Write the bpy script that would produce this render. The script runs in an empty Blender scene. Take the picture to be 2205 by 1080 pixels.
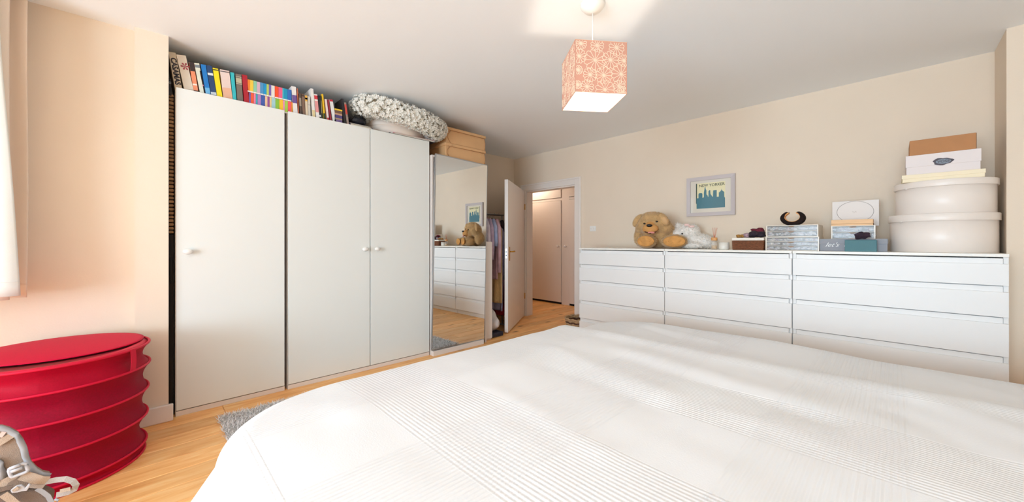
import bpy, math, random
from mathutils import Vector, Matrix, noise
random.seed(7)
PI = math.pi
sc = bpy.context.scene
C = sc.collection

# ------------------------------------------------------------------ camera
HC = 1.05                                   # eye height
FPX, CX, CY = 803.7, 1102.5, 520.0          # focal length, principal column, horizon row of the 2205x1080 frame
FW = (-0.7165, 0.6976); RT = (0.6976, 0.7165)
cam = bpy.data.objects.new('camera', bpy.data.cameras.new('camera')); C.objects.link(cam)
cam.location = (0, 0, HC)
cam.rotation_euler = (PI/2, 0, math.atan2(-FW[0], FW[1]))
cam.data.sensor_width = 36; cam.data.lens = FPX/2205*36
cam.data.shift_y = -20/2205
cam.data.clip_start = 0.02
sc.camera = cam

# ------------------------------------------------------------------ world, lights, exposure
w = bpy.data.worlds.new('world'); sc.world = w; w.use_nodes = True
w.node_tree.nodes['Background'].inputs[0].default_value = (0.80, 0.90, 1.0, 1)
w.node_tree.nodes['Background'].inputs[1].default_value = 1.2
def area(name, loc, rot, sx, sy, power, col):
    l = bpy.data.lights.new(name, 'AREA'); l.shape = 'RECTANGLE'; l.size = sx; l.size_y = sy
    l.energy = power; l.color = col
    o = bpy.data.objects.new(name, l); C.objects.link(o); o.location = loc; o.rotation_euler = rot
    return o
area('window_daylight_back', (-0.35, -3.66, 1.15), (PI/2+0.32, 0, 0), 2.5, 1.75, 285, (0.645, 0.84, 1.0))
area('window_daylight_left', (-3.10, -1.0, 1.42), (PI/2, 0, -PI/2), 0.8, 1.2, 2.6, (0.645, 0.84, 1.0))
sc.view_settings.view_transform = 'Standard'; sc.view_settings.look = 'None'
sc.view_settings.gamma = 1; sc.view_settings.use_curve_mapping = False
sc.view_settings.exposure = -0.08
try:
    sc.cycles.max_bounces = 12; sc.cycles.diffuse_bounces = 8; sc.cycles.glossy_bounces = 5
    sc.cycles.transmission_bounces = 6; sc.cycles.transparent_max_bounces = 12
    sc.cycles.caustics_reflective = False; sc.cycles.caustics_refractive = False
    sc.cycles.sample_clamp_indirect = 6
except Exception: pass

# ------------------------------------------------------------------ helpers
def ray(u, v):
    t = (u-CX)/FPX
    return (FW[0]+RT[0]*t, FW[1]+RT[1]*t, -(v-CY)/FPX)
def onx(u, v, x):
    d = ray(u, v); l = x/d[0]; return Vector((x, d[1]*l, HC+d[2]*l))
def ony(u, v, y):
    d = ray(u, v); l = y/d[1]; return Vector((d[0]*l, y, HC+d[2]*l))
def onz(u, v, z):
    d = ray(u, v); l = (z-HC)/d[2]; return Vector((d[0]*l, d[1]*l, z))
def lin(c):
    c = c/255; return c/12.92 if c <= 0.04045 else ((c+0.055)/1.055)**2.4
def L3(r, g, b): return (lin(r), lin(g), lin(b), 1)

MATS = {}
def mat(name, rgb, rough=0.55, var=0.0, vscale=8, bump=0.0, bscale=60, metal=0, spec=0.5, stretch=(1, 1, 1),
        sheen=0, transl=0, emit=None, estr=0, trans=0, alpha=1, rnd=0, coat=0):
    if name in MATS: return MATS[name]
    m = bpy.data.materials.new(name); m.use_nodes = True
    nt = m.node_tree; P = nt.nodes['Principled BSDF']
    col = L3(*rgb)
    P.inputs['Base Color'].default_value = col
    P.inputs['Roughness'].default_value = rough
    P.inputs['Metallic'].default_value = metal
    P.inputs['Specular IOR Level'].default_value = spec
    P.inputs['Coat Weight'].default_value = coat
    P.inputs['Transmission Weight'].default_value = trans
    P.inputs['Alpha'].default_value = alpha
    if sheen: P.inputs['Sheen Weight'].default_value = sheen
    if emit: P.inputs['Emission Color'].default_value = L3(*emit); P.inputs['Emission Strength'].default_value = estr
    if var or bump:
        tc = nt.nodes.new('ShaderNodeTexCoord'); mp = nt.nodes.new('ShaderNodeMapping')
        mp.inputs['Scale'].default_value = stretch
        nt.links.new(tc.outputs['Object'], mp.inputs['Vector'])
    if var:
        n = nt.nodes.new('ShaderNodeTexNoise'); n.inputs['Scale'].default_value = vscale; n.inputs['Detail'].default_value = 5
        nt.links.new(mp.outputs[0], n.inputs['Vector'])
        r = nt.nodes.new('ShaderNodeMapRange'); r.inputs['From Min'].default_value = 0.3; r.inputs['From Max'].default_value = 0.7
        r.inputs['To Min'].default_value = 1-var; r.inputs['To Max'].default_value = 1+var*0.6
        nt.links.new(n.outputs['Fac'], r.inputs['Value'])
        mx = nt.nodes.new('ShaderNodeVectorMath'); mx.operation = 'SCALE'; mx.inputs[0].default_value = col[:3]
        nt.links.new(r.outputs[0], mx.inputs['Scale']); nt.links.new(mx.outputs[0], P.inputs['Base Color'])
    if bump:
        n2 = nt.nodes.new('ShaderNodeTexNoise'); n2.inputs['Scale'].default_value = bscale; n2.inputs['Detail'].default_value = 4
        nt.links.new(mp.outputs[0], n2.inputs['Vector'])
        b = nt.nodes.new('ShaderNodeBump'); b.inputs['Strength'].default_value = bump; b.inputs['Distance'].default_value = 0.01
        nt.links.new(n2.outputs['Fac'], b.inputs['Height']); nt.links.new(b.outputs[0], P.inputs['Normal'])
    if transl:
        t = nt.nodes.new('ShaderNodeBsdfTranslucent'); t.inputs[0].default_value = col
        ms = nt.nodes.new('ShaderNodeMixShader'); ms.inputs[0].default_value = transl
        out = nt.nodes['Material Output']
        nt.links.new(P.outputs[0], ms.inputs[1]); nt.links.new(t.outputs[0], ms.inputs[2]); nt.links.new(ms.outputs[0], out.inputs[0])
    MATS[name] = m
    return m

class MB:
    """collects shapes for ONE mesh"""
    def __init__(s): s.v = []; s.f = []; s.smooth = []
    def add(s, vs, fs, sm=False, M=None):
        o = len(s.v)
        s.v += [tuple(M @ Vector(p)) if M else tuple(p) for p in vs]
        s.f += [tuple(i+o for i in f) for f in fs]; s.smooth += [sm]*len(fs)
        return s
    def box(s, a, b, M=None):
        x0, y0, z0 = a; x1, y1, z1 = b
        vs = [(x, y, z) for z in (z0, z1) for (x, y) in ((x0, y0), (x1, y0), (x1, y1), (x0, y1))]
        return s.add(vs, [(0, 3, 2, 1), (4, 5, 6, 7), (0, 1, 5, 4), (1, 2, 6, 5), (2, 3, 7, 6), (3, 0, 4, 7)], False, M)
    def hexa(s, pts, M=None):   # 8 corners: bottom ring 4, top ring 4
        return s.add(pts, [(0, 3, 2, 1), (4, 5, 6, 7), (0, 1, 5, 4), (1, 2, 6, 5), (2, 3, 7, 6), (3, 0, 4, 7)], False, M)
    def lathe(s, prof, c=(0, 0, 0), n=40, sx=1, sy=1, M=None, sm=True):
        vs = []; fs = []
        for r, z in prof:
            for k in range(n):
                a = 2*PI*k/n; vs.append((c[0]+r*math.cos(a)*sx, c[1]+r*math.sin(a)*sy, c[2]+z))
        for j in range(len(prof)-1):
            for k in range(n):
                k2 = (k+1) % n; fs.append((j*n+k, j*n+k2, (j+1)*n+k2, (j+1)*n+k))
        if prof[0][0] > 1e-5: fs.append(tuple(range(n-1, -1, -1)))
        if prof[-1][0] > 1e-5: fs.append(tuple((len(prof)-1)*n+k for k in range(n)))
        return s.add(vs, fs, sm, M)
    def ell(s, c, r, n=20, m=12, M=None):
        vs = [(c[0], c[1], c[2]-r[2])]; fs = []
        for j in range(1, m):
            t = PI*j/m
            for k in range(n):
                a = 2*PI*k/n
                vs.append((c[0]+r[0]*math.sin(t)*math.cos(a), c[1]+r[1]*math.sin(t)*math.sin(a), c[2]-r[2]*math.cos(t)))
        vs.append((c[0], c[1], c[2]+r[2])); top = len(vs)-1
        for k in range(n):
            k2 = (k+1) % n; fs.append((0, 1+k2, 1+k)); fs.append((top, top-n+k, top-n+k2))
            for j in range(m-2): fs.append((1+j*n+k, 1+j*n+k2, 1+(j+1)*n+k2, 1+(j+1)*n+k))
        return s.add(vs, fs, True, M)
    def tube(s, pts, r, n=8, closed=False, M=None, flat=None, up=(0, 0, 1)):
        """round tube, or with flat=(w,h) a ribbon of rectangular section"""
        pts = [Vector(p) for p in pts]; N = len(pts); rings = []; vs = []
        for i, p in enumerate(pts):
            a = pts[(i-1) % N] if (closed or i > 0) else p; b = pts[(i+1) % N] if (closed or i < N-1) else p
            t = (b-a); t = t.normalized() if t.length > 1e-9 else Vector((0, 0, 1))
            u = Vector(up)
            if abs(t.dot(u)) > 0.95: u = Vector((1, 0, 0)) if abs(t.x) < 0.9 else Vector((0, 1, 0))
            sx = t.cross(u).normalized(); sy = sx.cross(t).normalized()
            rr = r[i] if isinstance(r, (list, tuple)) else r
            if flat:
                for (q, w2) in ((-1, -1), (1, -1), (1, 1), (-1, 1)): vs.append(tuple(p+sx*(q*flat[0]/2)+sy*(w2*flat[1]/2)))
            else:
                for k in range(n):
                    g = 2*PI*k/n; vs.append(tuple(p+sx*(math.cos(g)*rr)+sy*(math.sin(g)*rr)))
        m = 4 if flat else n; fs = []
        for i in range(N if closed else N-1):
            j = (i+1) % N
            for k in range(m):
                k2 = (k+1) % m; fs.append((i*m+k, i*m+k2, j*m+k2, j*m+k))
        if not closed:
            fs.append(tuple(range(m-1, -1, -1))); fs.append(tuple((N-1)*m+k for k in range(m)))
        return s.add(vs, fs, not flat, M)
    def prism(s, poly, d, M=None, sm=False):
        """poly = 3D points of one face, d = offset vector of the other"""
        n = len(poly); d = Vector(d)
        vs = [tuple(p) for p in poly]+[tuple(Vector(p)+d) for p in poly]
        fs = [tuple(range(n-1, -1, -1)), tuple(range(n, 2*n))]+[(k, (k+1) % n, n+(k+1) % n, n+k) for k in range(n)]
        return s.add(vs, fs, sm, M)
    def grid(s, fn, nu, nv, M=None, sm=True):
        vs = [fn(i/nu, j/nv) for j in range(nv+1) for i in range(nu+1)]
        fs = [(j*(nu+1)+i, j*(nu+1)+i+1, (j+1)*(nu+1)+i+1, (j+1)*(nu+1)+i) for j in range(nv) for i in range(nu)]
        return s.add(vs, fs, sm, M)
    def build(s, name, m, parent=None, bev=0, seg=2, local=False, solid=0, label=None, kind=None, sub=0):
        me = bpy.data.meshes.new(name)
        vs = s.v; org = Vector((0, 0, 0))
        if not local:
            if parent is not None: org = wpos(parent)
            else:
                xs = [p[0] for p in vs]; ys = [p[1] for p in vs]; zs = [p[2] for p in vs]
                org = Vector(((min(xs)+max(xs))/2, (min(ys)+max(ys))/2, min(zs)))
            vs = [(p[0]-org.x, p[1]-org.y, p[2]-org.z) for p in vs]
        me.from_pydata(vs, [], s.f)
        me.polygons.foreach_set('use_smooth', s.smooth)
        me.update(); me.validate()
        me.materials.append(m)
        o = bpy.data.objects.new(name, me); C.objects.link(o)
        if parent is not None: o.parent = parent
        elif not local: o.location = org
        if bev:
            b = o.modifiers.new('bevel', 'BEVEL'); b.width = bev; b.segments = seg; b.limit_method = 'ANGLE'; b.angle_limit = 0.6
            b.harden_normals = False
        if solid:
            q = o.modifiers.new('solid', 'SOLIDIFY'); q.thickness = solid; q.offset = 0
        if sub:
            q = o.modifiers.new('sub', 'SUBSURF'); q.levels = sub; q.render_levels = sub
        if label: o['label'] = label
        if kind: o['kind'] = kind
        return o
def wpos(o):
    p = Vector(o.location)
    while o.parent: o = o.parent; p += Vector(o.location)
    return p
def thing(name, label, cat, loc=(0, 0, 0), rz=0, group=None):
    o = bpy.data.objects.new(name, None); o.empty_display_size = 0.05; C.objects.link(o)
    o.location = loc; o.rotation_euler = (0, 0, rz); o['label'] = label; o['category'] = cat
    if group: o['group'] = group
    return o
def tag(o, label, cat, group=None, kind=None):
    o['label'] = label; o['category'] = cat
    if group: o['group'] = group
    if kind: o['kind'] = kind
    return o
def struct(o, label, cat):
    o['kind'] = 'structure'; o['label'] = label; o['category'] = cat; return o
def text_mb(txt, size, M, depth=0.0006, shear=0.0, align='CENTER', sx=1.0, bold=0.012):
    cu = bpy.data.curves.new('t', 'FONT'); cu.body = txt; cu.size = size; cu.extrude = depth; cu.shear = shear; cu.offset = size*bold
    cu.align_x = align; cu.align_y = 'CENTER'; cu.resolution_u = 3
    ob = bpy.data.objects.new('t', cu); C.objects.link(ob)
    dg = bpy.context.evaluated_depsgraph_get(); me = bpy.data.meshes.new_from_object(ob.evaluated_get(dg))
    mb = MB(); mb.add([(v.co.x*sx, v.co.y, v.co.z) for v in me.vertices], [tuple(p.vertices) for p in me.polygons], False, M)
    bpy.data.objects.remove(ob); bpy.data.meshes.remove(me); bpy.data.curves.remove(cu)
    return mb
def basis(o, x, y):   # matrix taking local (x,y,z) to o + x*X + y*Y + z*(X x Y)
    x = Vector(x).normalized(); y = Vector(y).normalized(); z = x.cross(y)
    return Matrix(((x.x, y.x, z.x, o[0]), (x.y, y.y, z.y, o[1]), (x.z, y.z, z.z, o[2]), (0, 0, 0, 1)))
def blend(mb, voxel):
    """fuse overlapping lumps into one continuous skin"""
    me = bpy.data.meshes.new('b'); me.from_pydata(mb.v, [], mb.f); ob = bpy.data.objects.new('b', me); C.objects.link(ob)
    r = ob.modifiers.new('r', 'REMESH'); r.mode = 'VOXEL'; r.voxel_size = voxel; r.use_smooth_shade = True
    q = ob.modifiers.new('s', 'SMOOTH'); q.factor = 0.5; q.iterations = 5
    dg = bpy.context.evaluated_depsgraph_get(); e = bpy.data.meshes.new_from_object(ob.evaluated_get(dg))
    out = MB(); out.add([tuple(v.co) for v in e.vertices], [tuple(p.vertices) for p in e.polygons], True)
    nrm = [tuple(v.normal) for v in e.vertices]
    bpy.data.objects.remove(ob); bpy.data.meshes.remove(me); bpy.data.meshes.remove(e)
    return out, nrm
def fur(src, nrm, n, ln, wd, rnd=0.6, down=0.3, test=None):
    mb = MB(); V = src.v; k = 0
    for _ in range(n*3):
        if k >= n: break
        i = random.randrange(len(V)); p = Vector(V[i]); q = Vector(nrm[i])
        if test and not test(p, q): continue
        k += 1
        d = (q+Vector((random.uniform(-1, 1), random.uniform(-1, 1), random.uniform(-1, 1)-down))*rnd).normalized()
        s = d.cross(Vector((random.uniform(-1, 1), random.uniform(-1, 1), random.uniform(-1, 1)))).normalized()*wd
        p = p+Vector((random.uniform(-1, 1), random.uniform(-1, 1), random.uniform(-1, 1)))*0.002
        l = ln*random.uniform(0.6, 1.2)
        mb.add([p-s, p+s, p+d*l], [(0, 1, 2)], True)
    return mb

# ------------------------------------------------------------------ materials
M_wall = mat('cream_wall_paint', (230, 214, 195), 0.85, var=0.02, vscale=3, bump=0.05, bscale=140)
M_ceil = mat('white_ceiling_paint', (245, 248, 251), 0.9, bump=0.03, bscale=90)
M_gloss = mat('white_gloss_woodwork', (232, 224, 218), 0.35)
M_lam = mat('white_wardrobe_laminate', (225, 227, 224), 0.42)
M_lame = mat('warm_white_carcass', (222, 213, 207), 0.5)
M_drw = mat('white_foil_drawer_front', (233, 232, 231), 0.4)
M_dark = mat('dark_gap', (38, 30, 26), 0.9)
M_hall = mat('hall_cupboard_paint', (220, 208, 198), 0.5)
M_brass = mat('aged_brass', (190, 140, 60), 0.3, metal=1)
M_white = mat('white_plastic', (236, 234, 230), 0.35)
M_steel = mat('brushed_silver', (190, 192, 196), 0.35, metal=1)

# ------------------------------------------------------------------ floor
def wood_mat():
    m = bpy.data.materials.new('oak_planks'); m.use_nodes = True; nt = m.node_tree; P = nt.nodes['Principled BSDF']
    tc = nt.nodes.new('ShaderNodeTexCoord'); oi = nt.nodes.new('ShaderNodeObjectInfo')
    ad = nt.nodes.new('ShaderNodeVectorMath'); ad.operation = 'ADD'
    mu = nt.nodes.new('ShaderNodeMath'); mu.operation = 'MULTIPLY'; mu.inputs[1].default_value = 37.0
    nt.links.new(oi.outputs['Random'], mu.inputs[0])
    cb = nt.nodes.new('ShaderNodeCombineXYZ'); nt.links.new(mu.outputs[0], cb.inputs[0]); nt.links.new(mu.outputs[0], cb.inputs[2])
    nt.links.new(tc.outputs['Object'], ad.inputs[0]); nt.links.new(cb.outputs[0], ad.inputs[1])
    mp = nt.nodes.new('ShaderNodeMapping'); mp.inputs['Scale'].default_value = (9, 1.1, 9); nt.links.new(ad.outputs[0], mp.inputs['Vector'])
    n1 = nt.nodes.new('ShaderNodeTexNoise'); n1.inputs['Scale'].default_value = 3; n1.inputs['Detail'].default_value = 6; n1.inputs['Distortion'].default_value = 0.8
    nt.links.new(mp.outputs[0], n1.inputs['Vector'])
    r = nt.nodes.new('ShaderNodeValToRGB'); e = r.color_ramp.elements
    e[0].position = 0.28; e[0].color = L3(226, 158, 90); e[1].position = 0.72; e[1].color = L3(250, 206, 144)
    x = e.new(0.5); x.color = L3(242, 184, 116)
    nt.links.new(n1.outputs['Fac'], r.inputs['Fac'])
    # knots
    mp2 = nt.nodes.new('ShaderNodeMapping'); mp2.inputs['Scale'].default_value = (8, 3, 8); nt.links.new(ad.outputs[0], mp2.inputs['Vector'])
    vo = nt.nodes.new('ShaderNodeTexVoronoi'); vo.inputs['Scale'].default_value = 0.8; nt.links.new(mp2.outputs[0], vo.inputs['Vector'])
    kr = nt.nodes.new('ShaderNodeMapRange'); kr.inputs['From Min'].default_value = 0.03; kr.inputs['From Max'].default_value = 0.16
    nt.links.new(vo.outputs['Distance'], kr.inputs['Value'])
    mk = nt.nodes.new('ShaderNodeMix'); mk.data_type = 'RGBA'; mk.inputs['A'].default_value = L3(120, 70, 35)
    nt.links.new(kr.outputs[0], mk.inputs['Factor']); nt.links.new(r.outputs[0], mk.inputs['B'])
    # per plank tone
    tr = nt.nodes.new('ShaderNodeMapRange'); tr.inputs['To Min'].default_value = 0.86; tr.inputs['To Max'].default_value = 1.1
    nt.links.new(oi.outputs['Random'], tr.inputs['Value'])
    sca = nt.nodes.new('ShaderNodeVectorMath'); sca.operation = 'SCALE'
    nt.links.new(mk.outputs['Result'], sca.inputs[0]); nt.links.new(tr.outputs[0], sca.inputs['Scale'])
    nt.links.new(sca.outputs[0], P.inputs['Base Color'])
    P.inputs['Roughness'].default_value = 0.42
    return m
M_oak = wood_mat()
RX0, RX1, RY0, RY1, H = -3.9, 1.1, -3.30, 3.84, 2.255
fl = MB().box((-4.9, RY0-0.1, -0.08), (RX1+0.1, 5.05, -0.018)).build('floor', mat('subfloor', (104, 66, 40), 0.9))
struct(fl, 'oak plank floor running from the wardrobes to the hall', 'floor')
meshes = {}
pw = 0.142; x = -4.86; row = 0
while x < RX1:
    y = RY0-0.08 - random.uniform(0, 1.0); row += 1
    while y < 5.0:
        Ln = random.choice([1.15, 1.4, 1.65, 1.9]); y0 = max(y, RY0-0.08); y1 = min(y+Ln, 5.04); y += Ln
        if y1-y0 < 0.12: continue
        if x < -3.95 and y1 < 3.7: continue
        mb = MB(); g = 0.0009; b = 0.0022
        X0, X1, Y0, Y1 = x+g, x+pw-g, y0+g, y1-g
        mb.hexa([(X0, Y0, -0.016), (X1, Y0, -0.016), (X1, Y1, -0.016), (X0, Y1, -0.016),
                 (X0, Y0, -b), (X1, Y0, -b), (X1, Y1, -b), (X0, Y1, -b)])
        mb.f.pop(1); mb.smooth.pop()
        mb.add([(X0, Y0, -b), (X1, Y0, -b), (X1, Y1, -b), (X0, Y1, -b), (X0+b, Y0+b, 0), (X1-b, Y0+b, 0), (X1-b, Y1-b, 0), (X0+b, Y1-b, 0)],
               [(4, 5, 6, 7), (0, 1, 5, 4), (1, 2, 6, 5), (2, 3, 7, 6), (3, 0, 4, 7)])
        mb.build('plank', M_oak, fl)
    x += pw

# ------------------------------------------------------------------ room shell
def wallbox(name, boxes, label, m=M_wall, cat='wall', bev=0):
    mb = MB()
    for a, b in boxes: mb.box(a, b)
    return struct(mb.build(name, m, bev=bev), label, cat)
struct(MB().box((-4.9, RY0-0.1, H), (RX1+0.1, 5.05, H+0.08)).build('ceiling', M_ceil), 'flat white painted ceiling over the whole room', 'ceiling')
XL = -3.035; PY0, PY1, PX = -0.057, 0.084, -2.978
DX0, DX1, DZ = -3.665, -2.796, 1.772
wallbox('wall_left', [((XL-0.15, RY0-0.1, 0), (XL, PY0, 0.85)), ((XL-0.15, RY0-0.1, 2.05), (XL, PY0, H)),
                      ((XL-0.15, -0.55, 0.85), (XL, PY0, 2.05)), ((XL-0.15, RY0-0.1, 0.85), (XL, -1.42, 2.05))],
        'cream wall beside the curtained window behind the red laundry hamper')
wallbox('wall_pier', [((-4.0, PY0, 0), (PX, PY1, H))], 'cream projecting wall pier at the left end of the wardrobes')
wallbox('wall_alcove', [((-4.0, PY1, 0), (RX0, RY1, H))], 'cream wall behind the wardrobes and the clothes rail')
wallbox('wall_far', [((RX0-0.1, RY1, 0), (DX0, RY1+0.12, H)), ((DX1, RY1, 0), (RX1+0.1, RY1+0.12, H)), ((DX0, RY1, DZ), (DX1, RY1+0.12, H))],
        'cream wall with the doorway, framed print and long row of drawers')
wallbox('wall_right', [((RX1, RY0-0.1, 0), (RX1+0.12, RY1, H)), ((0.439, 3.48, 0), (RX1, RY1, H))], 'cream wall pier at the right end of the drawers')
wallbox('wall_back', [((XL-0.15, RY0-0.12, 0), (RX1, RY0, 0.22)), ((XL-0.15, RY0-0.12, 2.05), (RX1, RY0, H)),
                      ((XL-0.15, RY0-0.12, 0.22), (-1.6, RY0, 2.05)), ((0.9, RY0-0.12, 0.22), (RX1, RY0, 2.05))], 'cream window wall behind the camera')
# windows (frames with bars; panes of thin glass)
M_pane = mat('window_pane', (250, 252, 255), 0.02, trans=1.0, spec=0.3)
def window(name, a, b, n, axis, label):
    """rectangular frame from a to b (xyz), n lights wide"""
    t = struct(MB().box(a, (b[0], b[1], a[2]+0.05)).build(name, M_gloss), label, 'window')
    mb = MB(); fw = 0.045
    mb.box((a[0], a[1], b[2]-fw), b)
    for k in range(n+1):
        if axis == 'x':
            c = a[0]+(b[0]-a[0]-fw)*k/n; mb.box((c, a[1], a[2]+0.05), (c+fw, b[1], b[2]-fw))
        else:
            c = a[1]+(b[1]-a[1]-fw)*k/n; mb.box((a[0], c, a[2]+0.05), (b[0], c+fw, b[2]-fw))
    mb.build('window_frame', M_gloss, t)
    return t
window('window_1', (-1.6, RY0-0.07, 0.22), (0.9, RY0-0.03, 2.05), 4, 'x', 'wide white framed window behind the camera')
window('window_2', (XL-0.07, -1.42, 0.85), (XL-0.03, -0.55, 2.05), 1, 'y', 'white framed window behind the beige curtain')
# hall beyond the doorway
wallbox('wall_hall', [((-4.86, 3.96, 0), (-4.74, 5.05, H)), ((-2.0, 3.96, 0), (-1.88, 5.05, H)), ((-4.86, 3.85, 0), (RX0-0.1, 3.96, H)), ((-4.74, 4.99, 0), (-2.0, 5.05, H))],
        'beige hall walls seen through the open doorway', M_hall)
# skirtings
wallbox('baseboard_left', [((XL, RY0, 0), (XL+0.02, PY0-0.02, 0.10)), ((PX-0.04, PY0-0.02, 0), (PX, PY0, 0.10)), ((PX, PY0-0.02, 0), (PX+0.02, PY1+0.02, 0.10))],
        'white skirting board wrapped round the foot of the wall pier', M_gloss, 'skirting board', bev=0.006)
wallbox('baseboard_far', [((RX0, RY1-0.02, 0), (-3.80, RY1, 0.10)), ((-2.72, RY1-0.02, 0), (0.43, RY1, 0.10))], 'white skirting board along the far wall', M_gloss, 'skirting board', bev=0.006)
wallbox('baseboard_right', [((0.439, 3.46, 0), (RX1, 3.48, 0.10))], 'white skirting board at the foot of the right pier', M_gloss, 'skirting board', bev=0.006)
# door surround: lining and moulded architrave
def frame_mb(w0, w1, y0, y1):
    mb = MB()
    mb.box((DX0-w1, y0, 0), (DX0-w0, y1, DZ+w1)); mb.box((DX1+w0, y0, 0), (DX1+w1, y1, DZ+w1)); mb.box((DX0-w0, y0, DZ+w0), (DX1+w0, y1, DZ+w1))
    return mb
arc = struct(frame_mb(-0.006, 0.085, RY1-0.018, RY1).build('trim_1', M_gloss, bev=0.004), 'white moulded architrave round the doorway', 'door frame')
frame_mb(0.062, 0.082, RY1-0.030, RY1-0.018).build('moulding', M_gloss, arc, bev=0.004)
fr = MB(); fr.box((DX0, RY1, 0), (DX0+0.022, RY1+0.12, DZ)); fr.box((DX1-0.022, RY1, 0), (DX1, RY1+0.12, DZ)); fr.box((DX0+0.022, RY1, DZ-0.022), (DX1-0.022, RY1+0.12, DZ))
fr.build('door_lining', M_gloss, arc)
# open bedroom door
hp = Vector((DX0+0.02, RY1-0.045, 0)); fp = onz(1094, 718, 0.0); fp.z = 0
dv = fp-hp; Ld = dv.length
door = thing('door_1', 'white panel-less bedroom door standing open in front of the clothes rail', 'door', hp, math.atan2(dv.y, dv.x))
door['kind'] = 'structure'
MB().box((0, -0.042, 0.012), (Ld, 0, DZ-0.01)).build('door_leaf', M_gloss, door, bev=0.003, local=True)
hm = MB(); hm.box((Ld-0.085, 0.0, 0.83), (Ld-0.055, 0.006, 0.99)); hm.build('handle_plate', M_brass, door, bev=0.002, local=True)
hm = MB(); hm.tube([(Ld-0.07, 0.004, 0.935), (Ld-0.07, 0.045, 0.935)], 0.008); hm.tube([(Ld-0.07, 0.045, 0.935), (Ld-0.11, 0.05, 0.938), (Ld-0.15, 0.047, 0.932), (Ld-0.175, 0.045, 0.937)], [0.008, 0.009, 0.007, 0.006])
hm.build('lever_handle', M_brass, door, local=True)
hm = MB(); hm.box((Ld, -0.030, 0.86), (Ld+0.0015, -0.012, 0.97)); hm.build('latch_plate', M_steel, door, local=True)
hm = MB(); hm.box((Ld+0.0015, -0.026, 0.925), (Ld+0.003, -0.016, 0.94)); hm.box((Ld+0.0015, -0.026, 0.885), (Ld+0.003, -0.016, 0.90)); hm.build('latch_hole', M_dark, door, local=True)
for z in (0.25, 1.5):
    MB().tube([(0.0, 0.004, z), (0.0, 0.004, z+0.08)], 0.007).build('hinge', M_brass, door, local=True)
# hall cupboard
yc = 4.96
cup = thing('hall_cupboard', 'beige floor-to-ceiling hall cupboard seen through the doorway', 'cupboard', (-3.6, yc, 0))
fm = MB(); fm.box((-4.74, yc, 0), (-4.63, yc+0.03, H)); fm.box((-3.905, yc, 0), (-3.745, yc+0.03, H)); fm.box((-3.05, yc, 0), (-2.0, yc+0.03, H))
for a, b in ((-4.63, -3.905), (-3.745, -3.05)):
    fm.box((a, yc, 1.745), (b, yc+0.03, 1.785))
fm.build('frame', M_hall, cup, bev=0.003)
for a, b in ((-4.625, -3.91), (-3.74, -3.055)):
    d = MB().box((a, yc-0.012, 0.035), (b, yc+0.015, 1.74)).build('cupboard_door', M_hall, cup, bev=0.003)
    d = MB().box((a, yc-0.012, 1.79), (b, yc+0.015, H-0.01)).build('upper_door', M_hall, cup, bev=0.003)
MB().box((-4.62, yc+0.016, 0), (-3.06, yc+0.028, 0.04)).build('plinth', M_dark, cup)  # dark strip standing in for the dark gap under the doors
for u in (1203, 1219):
    p = ony(u, 530, yc-0.012)
    MB().lathe([(0, 0), (0.010, 0), (0.010, 0.02), (0.022, 0.028), (0.022, 0.036), (0, 0.042)], n=16, M=Matrix.Translation(p) @ Matrix.Rotation(PI/2, 4, 'X')).build('knob', M_gloss, cup)
hl = thing('hall_lamp', 'warm ceiling lamp out of sight in the hall', 'lamp', (-4.45, 4.68, 2.14))
MB().lathe([(0, 0), (0.06, 0.02), (0.075, 0.05), (0.06, 0.09), (0, 0.115)], (-4.45, 4.68, 2.14), n=24).build('globe', mat('warm_globe', (255, 220, 170), 0.5, emit=(255, 190, 110), estr=2.5), hl)
pl = bpy.data.lights.new('hall_bulb', 'POINT'); pl.energy = 10; pl.color = (1, 0.88, 0.74); pl.shadow_soft_size = 0.05
po = bpy.data.objects.new('hall_bulb', pl); C.objects.link(po); po.location = (-4.45, 4.68, 2.08)

# light switch
p = ony(1277, 492, RY1)
sw = thing('light_switch', 'white double light switch on the wall right of the doorway', 'switch', p)
MB().box((p.x-0.042, RY1-0.009, p.z-0.032), (p.x+0.042, RY1, p.z+0.032)).build('plate', M_white, sw, bev=0.003)
for dx in (-0.014, 0.014):
    MB().box((p.x+dx-0.008, RY1-0.014, p.z-0.012), (p.x+dx+0.008, RY1-0.009, p.z+0.012)).build('rocker', M_gloss, sw, bev=0.002)
for dx in (-0.032, 0.032):
    MB().ell((p.x+dx, RY1-0.009, p.z), (0.003, 0.001, 0.003), 8, 6).build('screw', M_steel, sw)

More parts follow.
